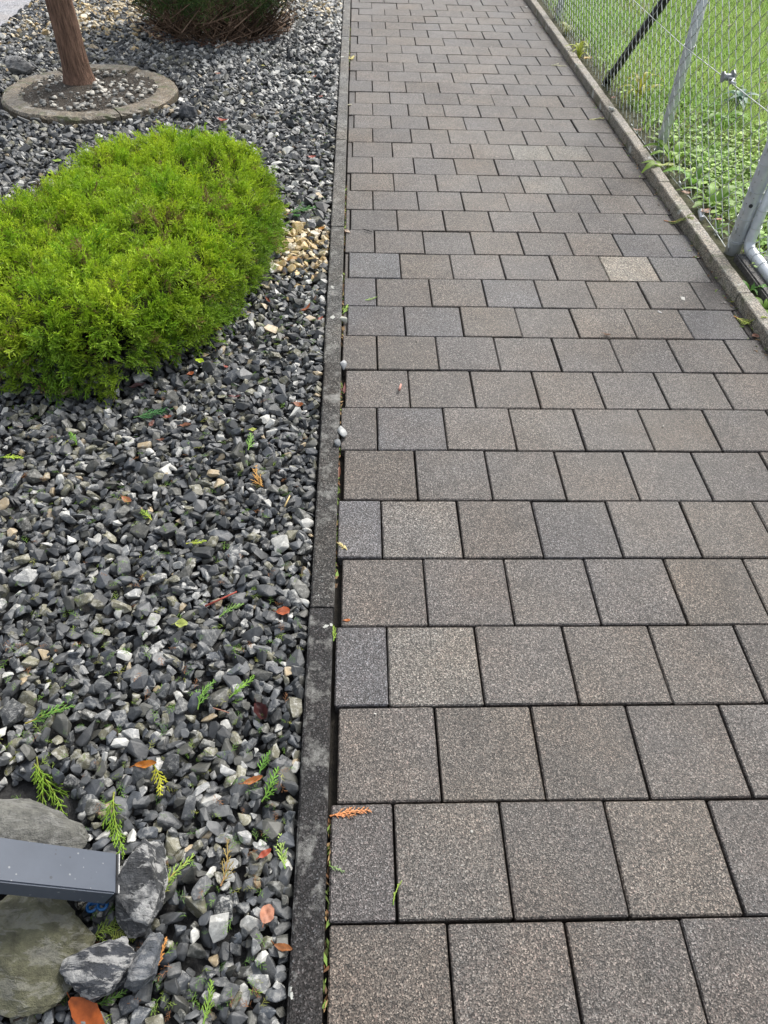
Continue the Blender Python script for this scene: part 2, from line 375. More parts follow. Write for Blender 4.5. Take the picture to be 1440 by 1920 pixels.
BUSH_POLY = np.array([(-.47, 1.70), (-.35, 2.05), (-.29, 2.45), (-.32, 2.74), (-.45, 2.97), (-.78, 3.05), (-1.0, 3.02), (-1.13, 2.74), (-1.25, 2.33), (-1.38, 2.0), (-1.5, 1.8), (-1.42, 1.58), (-1.15, 1.5), (-.9, 1.44), (-.66, 1.45)])
def sdf_poly(P, poly):
    """signed distance, positive inside"""
    P = np.asarray(P, float); d = np.full(len(P), 1e9); ins = np.zeros(len(P), bool)
    for i in range(len(poly)):
        a, b_ = poly[i], poly[(i+1) % len(poly)]; e = b_-a; w = P-a
        t = np.clip((w@e)/(e@e), 0, 1); d = np.minimum(d, np.linalg.norm(w-t[:, None]*e, axis=1))
        c = ((a[1] <= P[:, 1]) != (b_[1] <= P[:, 1]))
        with np.errstate(divide='ignore', invalid='ignore'):
            ins ^= c & (P[:, 0] < (b_[0]-a[0])*(P[:, 1]-a[1])/(b_[1]-a[1])+a[0])
    return np.where(ins, d, -d)
CELL = .005; HX0, HY0 = -3.0, -.75
Hm = np.full((int(3.0/CELL)+4, int(8.6/CELL)+4), -.034)
def hidx(x, y): return int((x-HX0)/CELL), int((y-HY0)/CELL)
def deposit(x, y, a, b_, c, th, cap=-.008):
    """lays one stone on the heap; returns height of its centre and its tilt"""
    i0, i1 = int((x-a-HX0)/CELL), int((x+a-HX0)/CELL)+1; j0, j1 = int((y-a-HY0)/CELL), int((y+a-HY0)/CELL)+1
    i0, j0 = max(i0, 0), max(j0, 0)
    W = Hm[i0:i1, j0:j1]
    if W.size == 0: return None
    X = (np.arange(i0, i0+W.shape[0])*CELL+HX0-x)[:, None]; Y = (np.arange(j0, j0+W.shape[1])*CELL+HY0-y)[None]
    ct, s = math.cos(th), math.sin(th)
    d2 = ((X*ct+Y*s)/a)**2+((-X*s+Y*ct)/b_)**2
    mk = d2 < 1
    if not mk.any(): return None
    h = W[mk]; m = h.mean()
    if m > cap: return None
    z0 = .35*h.max()+.65*m
    Xb, Yb = np.broadcast_to(X, W.shape)[mk], np.broadcast_to(Y, W.shape)[mk]
    gx = ((h-m)*Xb).sum()/((Xb**2).sum()+1e-9); gy = ((h-m)*Yb).sum()/((Yb**2).sum()+1e-9)
    gx, gy = max(-.6, min(.6, gx)), max(-.6, min(.6, gy))
    z = z0+c*.56
    top = z+c*np.sqrt(np.clip(1-d2, 0, 1))*.85+gx*X+gy*Y
    W[mk] = np.maximum(W, top)[mk]
    return z, gx, gy
def stone_color(x, y, s_=.01):
    px = 'slate'; t = rng.random()
    yel = sum(math.exp(-((x-a)**2+(y-b_)**2)/(2*s*s))*w for (a, b_), s, w in YELLOW)
    wht = sum(math.exp(-((x-a)**2+(y-b_)**2)/(2*s*s))*w for (a, b_), s, w in WHITE)
    if t < yel: c = np.array([(.46, .34, .15), (.52, .43, .27), (.4, .28, .12), (.55, .48, .36)][rng.integers(4)])*rng.uniform(.8, 1.2); return (*c, .35)
    t = rng.random()
    if t < (.1 if s_ < .0095 else .06)+wht: c = np.array((.36, .36, .34))*rng.uniform(.75, 1.3); return (*c, .8)
    if t < (.15 if s_ < .0095 else .12)+wht*1.4: c = np.array((.2, .205, .205))*rng.uniform(.75, 1.25); return (*c, .75)
    if t < .23: c = np.array((.13, .125, .085))*rng.uniform(.7, 1.3); return (*c, .45)
    if t < .245: c = np.array((.34, .27, .17))*rng.uniform(.7, 1.2); return (*c, .3)
    c = np.array([(.058, .062, .066), (.048, .052, .056), (.07, .074, .077), (.066, .067, .06), (.055, .062, .072), (.1, .105, .11)][rng.integers(6)])*rng.uniform(.62, 1.2)
    return (*c, max(0., rng.normal(.05, .25)))
YELLOW = [(G(562, 470)[:2], .13, .85), (G(560, 440)[:2], .08, .4), (G(250, 15)[:2], .42, .5), (G(100, 40)[:2], .4, .2), (G(610, 10)[:2], .25, .3)]
WHITE = [(G(600, 20)[:2], .6, .38), (G(615, 150)[:2], .35, .16), (G(440, 95)[:2], .14, .35), (G(250, 15)[:2], .6, .18), (G(600, 560)[:2], .1, .15), (G(590, 300)[:2], .3, .06)]
def rot_stone(V, S, th, gx, gy, jit):
    R = Matrix.Rotation(math.atan(gy)+jit[0], 3, 'X') @ Matrix.Rotation(-math.atan(gx)+jit[1], 3, 'Y') @ Matrix.Rotation(th, 3, 'Z')
    return (V*S)@np.array(R).T
# boulders and other large rocks (x, y, half sizes, turn): gravel keeps clear of their cores
BOULDER_CORES = [(G(35, 1545)[:2], .1), (G(55, 1775)[:2], .09), (G(268, 1655)[:2], .03), (G(185, 1815)[:2], .03)]
bed_left = lambda y: max(XROAD+.02, -.85-.36*y)
spots = []
ar = rng.random((165000, 2))
for q in ar:
    y = -.6+q[1]*7.9; x = -2.48+q[0]*2.41
    spots.append((x, y))
spots = np.array(spots)
es = rng.uniform(-.5, 7.2, 5200); edge_spots = np.c_[-.0655-.0075*es-rng.uniform(.006, .016, 5200), es]
spots = np.vstack([spots[:85000], edge_spots[:2600], spots[85000:], edge_spots[2600:]])
keep = np.array([x > bed_left(y) for x, y in spots]) & (spots[:, 0] < -.0705-.0075*spots[:, 1])
rd = np.linalg.norm(spots-RING_C, axis=1); keep &= rd > RING_R+.03
keep &= sdf_poly(spots, BUSH_POLY) < .2
for c_, r_ in BOULDER_CORES: keep &= np.linalg.norm(spots-c_, axis=1) > r_
spots = spots[keep]
stones = []
for x, y in spots:
    if Hm[hidx(x, y)] > -.004: continue
    s = min(.027, max(.006, rng.lognormal(math.log(.0112), .3)))
    if y > 2.6: s *= 1.12
    a, b_, c = s*rng.uniform(1.0, 1.3), s*rng.uniform(.68, .95), s*rng.uniform(.36, .62)
    th = rng.uniform(0, math.pi)
    lim = -.0655-.0075*y; ext = math.hypot(a*math.cos(th), b_*math.sin(th))
    if x+ext > lim:
        if x > lim-.02: x = lim-ext
        else: continue
    dres = deposit(x, y, a, b_, c, th)
    if dres is None: continue
    stones.append((x, y, a, b_, c, th, *dres))
st = np.array(stones)
# stones buried under others are dropped
vis = np.zeros(len(st), bool)
for u, v in ((0, 0), (.6, 0), (-.6, 0), (0, .6), (0, -.6)):
    X = st[:, 0]+u*st[:, 2]*np.cos(st[:, 5])-v*st[:, 3]*np.sin(st[:, 5]); Y = st[:, 1]+u*st[:, 2]*np.sin(st[:, 5])+v*st[:, 3]*np.cos(st[:, 5])
    ii = np.clip(((X-HX0)/CELL).astype(int), 0, Hm.shape[0]-1); jj = np.clip(((Y-HY0)/CELL).astype(int), 0, Hm.shape[1]-1)
    vis |= st[:, 6]+st[:, 4]*(.85 if u == v else .66)+st[:, 7]*(X-st[:, 0])+st[:, 8]*(Y-st[:, 1]) > Hm[ii, jj]-.0045
st = st[vis]
# near stones that lie on top: one object each
rank = (st[:, 2]*st[:, 3])**.5/np.linalg.norm(np.c_[st[:, 0]-CAM[0], st[:, 1]-CAM[1], np.full(len(st), -CAM[2])], axis=1)
ontop = np.array([s[6]+s[4]*.5 >= Hm[hidx(s[0], s[1])]-.004 for s in st])
Dv = np.c_[st[:, 0], st[:, 1], np.zeros(len(st))]-CAM; Df = Dv@_F
vx = (Df > 0) & (np.abs(FPX*(Dv@_R)/Df) < 725) & (np.abs(FPX*(Dv@_U)/Df) < 960)
order = np.argsort(-(rank*(ontop & vx))); single = set(order[:300].tolist())
mbs = MB()
for i, s in enumerate(st):
    T = T_near if s[1] < 1.3 else T_far
    V, F = T[rng.integers(len(T))]
    W = rot_stone(V, s[2:5]*1.04, s[5], s[7], s[8], rng.normal(0, .16, 2)); c = stone_color(s[0], s[1], s[3])
    if i in single:
        me = mesh_np('stone', W, F, np.tile(c, (len(W), 1)), False); link('stone', me, M_STONE, gravel_bed, s[[0, 1, 6]])
    else: mbs.add(W+s[[0, 1, 6]], F, np.array(c))
gm = mbs.mesh('gravel', False)
tag(link('gravel', gm, M_STONE, gravel_bed), kind='stuff')
def ground_z(x, y, r=.012):
    i, j = hidx(x, y); k_ = max(1, int(r/CELL))
    if x > -.066 or not (0 <= i < Hm.shape[0] and 0 <= j < Hm.shape[1]): return 0.0
    return float(np.percentile(Hm[max(0, i-k_):i+k_+1, max(0, j-k_):j+k_+1], 85))

# ------------------------------------------------------------------ boulders
from mathutils import noise as mnoise
def boulder(name, label, cx, cy, half, turn, z, color, vein, seed, lean=(0, 0), cuts=9, group=None):
    r = random.Random(seed)
    bm = bmesh.new(); bmesh.ops.create_icosphere(bm, subdivisions=5, radius=1)
    planes = []
    for q in range(cuts):
        n = Vector((r.gauss(0, 1), r.gauss(0, 1), r.gauss(0, .8))).normalized(); planes.append((n, r.uniform(.66, .92)))
    off = Vector((seed*3.1, seed*1.7, 0))
    A = np.array([v.co for v in bm.verts])
    for n, d in planes:
        t = A@np.array(n); A = A-np.outer(np.clip(t-d, 0, None)*.985, np.array(n))
    for v, q in zip(bm.verts, A):
        p = Vector(q)
        p += p.normalized()*(mnoise.fractal(p*1.6+off, 1.0, 2.0, 5)*.08+mnoise.fractal(Vector((p.x*3, p.y*9, p.z*9))+off, 1.0, 2.0, 5)*.03-mnoise.voronoi(p*2.3+off)[0][0]*.1-mnoise.voronoi(p*6+off)[0][0]*.03+.05)
        v.co = p
    R = Matrix.Rotation(lean[0], 3, 'X') @ Matrix.Rotation(lean[1], 3, 'Y') @ Matrix.Rotation(turn, 3, 'Z')
    for v in bm.verts: v.co = R @ Vector((v.co.x*half[0], v.co.y*half[1], v.co.z*half[2]))
    me = bm_mesh(name, bm, True); me.set_sharp_from_angle(angle=math.radians(24))
    a = me.attributes.new('Col', 'FLOAT_COLOR', 'POINT')
    cv = np.tile(np.array([*color, vein], np.float32), (len(me.vertices), 1)); a.data.foreach_set('color', cv.ravel())
    return tag(link(name, me, M_BOULDER, None, (cx, cy, z)), label, 'rock', group)
def bo(label, px, py, zc, half, turn, color, vein, seed, lean=(0, 0), cuts=9, name='boulder'):
    p = G(px, py, zc); return boulder(name, label, p[0], p[1], half, turn, zc, color, vein, seed, lean, cuts)
bo('flat grey boulder behind the dark blue-grey post', 20, 1572, .02, (.165, .085, .05), -.12, (.15, .15, .135), .18, 21, (.1, .1), 26)
bo('large olive-grey boulder in front of the dark blue-grey post', 28, 1788, .02, (.12, .105, .055), .15, (.1, .1, .062), .2, 34, (.05, .05), 26)
bo('black rock with white patches touching the post end', 268, 1658, .028, (.05, .082, .045), .15, (.05, .053, .058), .85, 5, (.1, .15), 17, 'rock')
bo('dark rock with white streaks beside the olive boulder', 186, 1812, .022, (.066, .045, .037), .5, (.045, .05, .06), .75, 8, (-.1, .1), 17, 'rock')
bo('long slate rock right of the white-streaked rock', 272, 1806, .02, (.027, .046, .03), -.25, (.1, .11, .125), .35, 9, (.1, 0), 17, 'rock')
bo('smooth grey stone left of the concrete tree ring', 36, 124, .03, (.085, .055, .05), .1, (.2, .2, .2), .25, 12, (0, 0), 6, 'rock')
bo('dark slate stone between juniper and tree ring', 352, 211, .02, (.05, .04, .045), .3, (.06, .066, .075), .1, 14, (0, 0), 8, 'rock')

# ------------------------------------------------------------------ leaning post, blue clip
def box_axes(name, c, ax, half, m, parent, bev=.003):
    bm = bmesh.new(); bmesh.ops.create_cube(bm, size=2)
    bmesh.ops.scale(bm, vec=half, verts=bm.verts)
    bmesh.ops.bevel(bm, geom=bm.edges[:], offset=bev, segments=2, affect='EDGES')
    Mx = Matrix((ax[0], ax[1], ax[2])).transposed()
    for v in bm.verts: v.co = Mx @ v.co+Vector(c)
    return link(name, bm_mesh(name, bm), m, parent)
T2 = Vector((-.3471, .0419, .0596)); pa = Vector((-.7303, -.0973, .6762)).normalized(); ps = Vector((-.2412, .9628, -.1219)).normalized()
ps = (ps-pa*ps.dot(pa)).normalized(); pn = ps.cross(pa); pn = pn if pn.z > 0 else -pn
PW, PH, PL = .0692, .036, .95
post = tag(empty('leaning_post', T2), 'dark blue-grey square metal post slanting out of the boulders', 'post')
box_axes('shaft', ps*PW/2-pn*PH/2+pa*(PL/2+.003), (pa, ps, pn), (PL/2, PW/2, PH/2), M_POSTPAINT, post, .0025)
box_axes('end_cap', ps*PW/2-pn*PH/2+pa*.0006, (pa, ps, pn), (.0018, PW/2-.0008, PH/2-.0008), M_CAP, post, .0006)
box_axes('cap_edge', ps*PW/2-pn*.0004-pa*.0018, (pa, ps, pn), (.0007, PW/2-.001, .0009), M_EDGE, post, .0003)
box_axes('end_cap', ps*PW/2-pn*PH/2+pa*(PL+.005), (pa, ps, pn), (.002, PW/2-.001, PH/2-.001), M_CAP, post, .0006)
cl = G(180, 1701, .018); clip = tag(empty('cable_clip', cl), 'small bright blue plastic clip under the post end', 'clip')
for q, (dx, dy_) in enumerate(((-.006, 0), (.012, .002))):
    t = np.linspace(-.4, math.pi+1.2, 16); R_ = .0075
    V, F = tube(np.c_[dx+R_*np.cos(t+1.9+q), dy_+R_*np.sin(t+1.9+q), np.full(16, .004)+.002*q], .0026, 6)
    link('hook', mesh_np('hook', V, F, None, True), M_BLUE, clip)
V, F = tube(np.array([(-.013, .004, 0), (0, .006, 0), (.02, .004, 0)]), .0028, 6); link('bar', mesh_np('bar', V, F, None, True), M_BLUE, clip)

# ------------------------------------------------------------------ tree ring, soil, tree
ring = tag(empty('tree_ring', (RING_C[0], RING_C[1], 0)), 'round weathered concrete edging ring around the reddish trunk', 'edging ring')
seg_a = [math.radians(a) for a in (-57, 7, 68, 128, 188, 246, 303)]
for i, (a0, a1) in enumerate(zip(seg_a[:-1], seg_a[1:])):
    r = random.Random(i); n = 22; g = .006; V = []
    rz = r.uniform(-.008, .008); ro = RING_R+r.uniform(-.006, .006)
    for q in range(n):
        a = a0+g+(a1-a0-2*g)*q/(n-1); j = lambda s=.0018: r.gauss(0, s)
        for rr, zz in ((ro-RING_W, -.12), (ro-RING_W+j(), .002+rz+j()), (ro-RING_W+.012+j(), .014+rz+j()), (ro-RING_W*.5, .017+rz+j(.001)), (ro-.012+j(), .014+rz+j()), (ro+j(), .002+rz+j()), (ro, -.12)):
            V.append((rr*math.cos(a)*1.0, rr*math.sin(a)*.98, zz))
    F = []; m = 7
    for q in range(n-1):
        for t in range(m):
            a, b_ = q*m+t, q*m+(t+1) % m; F += [(a, b_+m, b_), (a, a+m, b_+m)]
    for base in (0, (n-1)*m):
        for t in range(1, m-1): F.append((base, base+t, base+t+1))
    me = mesh_np('ring_stone', V, F); bm = bmesh.new(); bm.from_mesh(me); bmesh.ops.recalc_face_normals(bm, faces=bm.faces); bm.to_mesh(me); bm.free()
    link('ring_stone', me, M_RING, ring)
sr = RING_R-RING_W+.03; Vs = [(0, 0, .002)]; Fs = []
for q in range(1, 9):
    for t in range(40):
        a = t*2*math.pi/40; rr = sr*q/8; Vs.append((rr*math.cos(a), rr*math.sin(a)*.98, .0+.012*vnoise(rr*math.cos(a)*8, rr*math.sin(a)*8, 1.0, 3)+.02*math.exp(-((rr*math.cos(a)+.08)**2+(rr*math.sin(a)-.04)**2)/.02)))
for t in range(40): Fs.append((0, 1+t, 1+(t+1) % 40))
for q in range(7):
    for t in range(40):
        a, b_ = 1+q*40+t, 1+q*40+(t+1) % 40; Fs += [(a, a+40, b_+40), (a, b_+40, b_)]
soil = tag(link('planting_soil', mesh_np('planting_soil', Vs, Fs, None, True), M_SOIL, None, (RING_C[0], RING_C[1], 0)), kind='structure')
pk = 0
for tcount in range(250):
    a, rr = rng.uniform(0, 2*math.pi), sr*math.sqrt(rng.random())*.93
    x, y = rr*math.cos(a), rr*math.sin(a)*.98
    if (x+.1)**2+(y-.05)**2 < .012: continue
    lightp = rng.random() < (.8 if x > .06 else .3)
    if x < 0 and y < .1 and rng.random() < .55: continue
    s = rng.uniform(.006, .018); V, F = T_near[rng.integers(len(T_near))]
    W = rot_stone(V, np.array((s*1.15, s*.9, s*.65)), rng.uniform(0, 3), 0, 0, rng.normal(0, .2, 2))
    c = np.array((.42, .4, .35))*rng.uniform(.6, 1.15) if lightp else np.array((.16, .16, .15))*rng.uniform(.5, 1.3)
    link('pebble', mesh_np('pebble', W, F, np.tile((*c, .2), (len(W), 1)), True), M_STONE, soil, (x, y, .012+s*.2))

mb = MB()
for tcount in range(900):
    a, rr = rng.uniform(0, 2*math.pi), sr*math.sqrt(rng.random())*.97; x, y = rr*math.cos(a), rr*math.sin(a)*.98; s = rng.uniform(.002, .006); V, F = T_far[rng.integers(len(T_far))]
    g_ = rng.uniform(.04, .3)*rng.uniform(.4, 1); mb.add(V*s*np.array((1.1, .9, .7))+np.array((x, y, .011+.012*rng.random())), F, np.array((g_, g_*.93, g_*.8, .1)))
tag(link('gravel', mb.mesh('gravel'), M_STONE, soil), kind='stuff')
# conifer sprays ---------------------------------------------------------------
def spray_template(seed, nside=9, sub=4, wid=.016):
    """feathery spray along +x, unit length; returns triangles and 0..1 tip value per vertex"""
    r = np.random.default_rng(seed); V = []; F = []; T = []
    def quill(p, d, L, w, t0, t1):
        up = r.normal(size=3); s = np.cross(d, up); s /= np.linalg.norm(s)+1e-9
        n = len(V); V.extend([p-s*w*.5, p+s*w*.5, p+d*L*.6+s*w*.62, p+d*L]); T.extend([t0, t0, (t0+t1)/2, t1]); F.extend([(n, n+1, n+2), (n, n+2, n+3)])
    def path_(t): return np.array([t, .06*math.sin(3*t+seed), .08*t*t])
    for q in range(3):
        a, b_ = path_(q/3), path_((q+1)/3); d = b_-a; quill(a, d/np.linalg.norm(d), np.linalg.norm(d)*1.05, wid*1.3, q/6, q/6+.17)
    for q in range(nside):
        t = .12+.82*q/nside; sgn = 1 if q % 2 else -1
        ang = math.radians(r.uniform(28, 50)); d = np.array([math.cos(ang), sgn*math.sin(ang), r.normal(.1, .28)]); d /= np.linalg.norm(d)
        L = (.46*(1-t)**.7+.1)*r.uniform(.75, 1.2); p = path_(t); quill(p, d, L, wid, .25+.4*t, .75+.25*t)
        for z in range(sub):
            tt = .25+.7*z/sub; a2 = math.radians(r.uniform(20, 48))*(1 if z % 2 else -1)
            d2 = np.array([d[0]*math.cos(a2)-d[1]*math.sin(a2), d[0]*math.sin(a2)+d[1]*math.cos(a2), d[2]+r.normal(0, .25)]); d2 /= np.linalg.norm(d2)
            quill(p+d*L*tt, d2, L*(.5-.25*tt)*r.uniform(.8, 1.3), wid*.85, .5+.3*t, 1.0)
    return np.array(V), np.array(F), np.array(T)
SPR = [spray_template(s, 9, 3, .036) for s in range(10)]
SPR_LOW = [spray_template(50+s, 6, 2, .03) for s in range(6)]
def sprays(name, pos, dirs, lens, base, tip, parent, templates, m=None, seed=0):
    """all sprays of one plant as a single foliage mesh"""
    r = np.random.default_rng(seed); mb = MB()
    for p, d, L, cb, ct in zip(pos, dirs, lens, base, tip):
        V, F, T = templates[r.integers(len(templates))]
        d = d/np.linalg.norm(d); s = np.cross(d, r.normal(size=3)); s /= np.linalg.norm(s); u = np.cross(d, s)
        W = p+L*(V[:, :1]*d+V[:, 1:2]*s+V[:, 2:]*u)
        mb.add(W, F, np.hstack([cb[None]*(1-T[:, None])+ct[None]*T[:, None], np.zeros((len(T), 1))]))
    return link(name, mb.mesh(name), m or M_NEEDLE, parent)

# ------------------------------------------------------------------ juniper
BUSH_H = .25
def bush_h(x, y):
    P_ = np.c_[np.ravel(x), np.ravel(y)]; d = sdf_poly(P_, BUSH_POLY)
    t = np.clip(d/.15, 0, 1); h = BUSH_H*np.sqrt(1-(1-t)**2)
    h *= .92+.2*vnoise(P_[:, 0], P_[:, 1], 5.5, 5)+.26*vnoise(P_[:, 0], P_[:, 1], 16, 9)-.13
    return np.where(d > 0, h, 0)
jun = tag(empty('juniper_bush', (-.85, 2.2, -.03)), 'low spreading yellow-green juniper bush on the slate gravel', 'bush')
JO = np.array((-.85, 2.2, -.03))
cand = np.c_[rng.uniform(-1.52, -.27, 16000), rng.uniform(1.42, 3.06, 16000)]
cand = cand[sdf_poly(cand, BUSH_POLY) > .004]
e = .012; hc = bush_h(cand[:, 0], cand[:, 1])
gx = (bush_h(cand[:, 0]+e, cand[:, 1])-bush_h(cand[:, 0]-e, cand[:, 1]))/(2*e); gy = (bush_h(cand[:, 0], cand[:, 1]+e)-bush_h(cand[:, 0], cand[:, 1]-e))/(2*e)
gm_ = np.sqrt(1+gx**2+gy**2)
sel = rng.random(len(cand)) < np.clip(gm_, 1, 4)/4*.55
cand, hc, gx, gy, gm_ = cand[sel], hc[sel], gx[sel], gy[sel], gm_[sel]
hole = vnoise(cand[:, 0], cand[:, 1], 11, 21); sel = ~((hole > .86) & (rng.random(len(cand)) < .7))
cand, hc, gx, gy, gm_ = cand[sel], hc[sel], gx[sel], gy[sel], gm_[sel]
DEAD = [(*G(393, 372, .26)[:2], .035), (*G(300, 405, .26)[:2], .045), (*G(150, 480, .26)[:2], .035), (*G(460, 330, .26)[:2], .02)]
pos, dirs, lens, cb, ct = [], [], [], [], []
for i in range(len(cand)):
    x, y = cand[i]; nrm = np.array([-gx[i], -gy[i], 1.0])/gm_[i]
    steep = np.clip((gm_[i]-1.3)/1.5, 0, 1)
    lean = np.array([rng.normal(0, .55), rng.normal(0, .55), .1-.5*steep*rng.random()])
    td = nrm+lean; td /= np.linalg.norm(td)
    zz = max(.03, hc[i]-rng.uniform(.01, .06)); p0 = np.array([x, y, zz-.005])-nrm*.02
    tone = np.clip(.25*vnoise(x, y, 6, 31)+.75*vnoise(x, y, 24, 33)+.4*rng.random()-.22, 0, 1)
    dead = any((x-a)**2+(y-b_)**2 < r_*r_ for a, b_, r_ in DEAD) and rng.random() < .75
    side = steep*.55  # shade of the steep flanks, painted into the tip colour
    for q in range(6):
        d = td+rng.normal(0, .33, 3)
        L = rng.uniform(.035, .07) if rng.random() < .93 else rng.uniform(.07, .085)
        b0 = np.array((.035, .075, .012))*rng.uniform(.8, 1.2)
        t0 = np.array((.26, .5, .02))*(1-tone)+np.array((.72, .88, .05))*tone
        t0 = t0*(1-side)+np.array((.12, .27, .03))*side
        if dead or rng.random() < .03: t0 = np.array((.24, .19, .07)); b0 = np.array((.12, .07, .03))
        pos.append(p0+rng.normal(0, .012, 3)-JO); dirs.append(d); lens.append(L); cb.append(b0); ct.append(t0*rng.uniform(.85, 1.15))
NJ = len(pos)
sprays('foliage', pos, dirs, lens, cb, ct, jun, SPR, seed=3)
# inner twigs, then a dark filler sheet
mb = MB()
for i in rng.permutation(len(cand))[:700]:
    x, y = cand[i]; root = np.array([-.85+(x+.85)*.35, 2.2+(y-2.2)*.45, 0]); tipp = np.array([x, y, max(.02, hc[i]-.03)])
    mid = (root+tipp)/2+np.array([rng.normal(0, .03), rng.normal(0, .03), .02])
    V, F = tube(np.array([root, mid, tipp])-JO, [.006, .004, .0015], 4, False); mb.add(V, F, np.array((.1, .06, .035, 0))*rng.uniform(.6, 1.3))
link('branches', mb.mesh('branches'), M_TWIG, jun)
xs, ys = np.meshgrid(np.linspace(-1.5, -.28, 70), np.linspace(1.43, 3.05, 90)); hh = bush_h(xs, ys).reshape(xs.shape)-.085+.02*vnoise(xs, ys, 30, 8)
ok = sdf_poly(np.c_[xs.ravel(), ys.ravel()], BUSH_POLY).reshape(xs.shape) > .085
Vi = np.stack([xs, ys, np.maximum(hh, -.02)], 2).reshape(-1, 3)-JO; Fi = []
for j in range(89):
    for i in range(69):
        if ok[j, i] and ok[j+1, i] and ok[j, i+1] and ok[j+1, i+1]: a = j*70+i; Fi.append((a, a+1, a+71, a+70))
used = np.unique(np.array(Fi)); remap = np.full(len(Vi), -1); remap[used] = np.arange(len(used))
link('dark_inner_sheet', mesh_np('dark_inner_sheet', Vi[used], remap[np.array(Fi)], np.tile((.045, .05, .018, 0), (len(used), 1)), True), M_TWIG, jun)  # dark sheet added for the bush's shaded inside; hides the gravel below

# ------------------------------------------------------------------ dark conifer shrub behind
shb = np.array((-.985, 5.72, -.03)); shrub = tag(empty('conifer_shrub', shb), 'dark green conifer shrub with bare brown twigs at its foot', 'bush')
pos, dirs, lens, cb, ct = [], [], [], [], []
for i in range(1900):
    u = rng.normal(size=3); u /= np.linalg.norm(u)
    if u[2] < -.72: continue
    rad = np.array((.57, .53, .56))*(.9+.2*vnoise(math.atan2(u[1], u[0])*1.5, u[2]*2, 2.0, 4))
    p0 = np.array((0, 0, .56))+u*rad*rng.uniform(.82, 1.0)
    if p0[2] < .08+.14*vnoise(p0[0], p0[1], 7, 90): continue
    for q in range(4):
        d = u*.8+np.array((0, 0, .35))+rng.normal(0, .45, 3); tone = rng.random()
        low = np.clip((.3-p0[2])/.2, 0, 1)
        t0 = np.array((.06, .14, .04))*(1-tone)+np.array((.15, .26, .06))*tone
        if rng.random() < low*.75: t0 = np.array((.1, .055, .03))
        pos.append(p0+rng.normal(0, .02, 3)); dirs.append(d); lens.append(rng.uniform(.07, .12)); cb.append(np.array((.03, .035, .015))); ct.append(t0)
sprays('foliage', pos, dirs, lens, cb, ct, shrub, SPR_LOW, seed=6)
mb = MB()
for i in range(900):
    a = rng.uniform(0, 2*math.pi); r0 = .38*math.sqrt(rng.random()); r1 = r0+rng.uniform(.02, .2)
    z1 = rng.uniform(.06, .32); bnd = rng.normal(0, .09, 2)
    P3 = np.array([(r0*math.cos(a), r0*math.sin(a), 0), ((r0+r1)/2*math.cos(a)+bnd[0], (r0+r1)/2*math.sin(a)+bnd[1], z1*.5), (r1*math.cos(a+.2)+rng.normal(0, .07), r1*math.sin(a+.2)+rng.normal(0, .07), z1)])
    V, F = tube(P3, np.array([.0045, .0035, .002])*rng.uniform(.5, 1.4), 4, False); mb.add(V, F, np.array((.1, .068, .048, 0))*rng.uniform(.3, 2.6))
link('twigs', mb.mesh('twigs'), M_TWIG, shrub)
for i in range(5):
    a = i*1.3; V, F = tube(np.array([(.07*math.cos(a), .07*math.sin(a), -.03), (.12*math.cos(a), .12*math.sin(a), .3), (.2*math.cos(a), .2*math.sin(a), .8)]), [.03, .022, .01], 7)
    link('stem', mesh_np('stem', V, F, None, True), M_BARK, shrub)
# brown fallen needles round its foot
mb = MB()
for i in range(2600):
    a = rng.uniform(0, 2*math.pi); rr = .52*math.sqrt(rng.random()); x, y = shb[0]+rr*math.cos(a), shb[1]+rr*math.sin(a)*.95
    t = rng.uniform(0, math.pi); L = rng.uniform(.015, .04); d = np.array([math.cos(t), math.sin(t), rng.normal(0, .25)])*L; w = np.array([-math.sin(t), math.cos(t), 0])*.003
    z = ground_z(x, y)+.002+.02*max(0, 1-rr/.45)*rng.random(); p0 = np.array([x, y, z])
    mb.add([p0-d/2-w, p0-d/2+w, p0+d/2], [(0, 1, 2)], np.array((.13, .055, .035, 0))*rng.uniform(.5, 1.4))
tag(link('needle_litter', mb.mesh('needle_litter'), M_TWIG), 'reddish brown dead needles under the dark conifer shrub', 'needles', kind='stuff')

# ------------------------------------------------------------------ tree
tb = G(147, 163)[:2]; TB = np.array((tb[0], tb[1]+.035, 0.0))
tree = tag(empty('conifer_tree', TB), 'reddish brown tree trunk standing inside the concrete ring', 'tree')
nz, na = 150, 44; V = []
for i in range(nz):
    z = -.05+2.5*i/(nz-1); r0 = .071-.011*min(z, 1)-.012*max(0, z-1)+.028*math.exp(-max(z, 0)/.06)
    for j in range(na):
        a = j*2*math.pi/na
        rr = r0*(1+.09*(mnoise.noise(Vector((math.cos(a)*5, math.sin(a)*5, z*1.6)))+.6*mnoise.noise(Vector((math.cos(a)*11, math.sin(a)*11, z*4)))+.3*mnoise.noise(Vector((math.cos(a)*24, math.sin(a)*24, z*9)))))+.003*math.sin(a*3+z*2)
        V.append((rr*math.cos(a)-.01*z, rr*math.sin(a), z))
F = []
for i in range(nz-1):
    for j in range(na):
        a, b_ = i*na+j, i*na+(j+1) % na; F.append((a, b_, b_+na, a+na))
link('trunk', mesh_np('trunk', V, F, None, True), M_BARK, tree)
mb = MB(); pos, dirs, lens, cb, ct = [], [], [], [], []
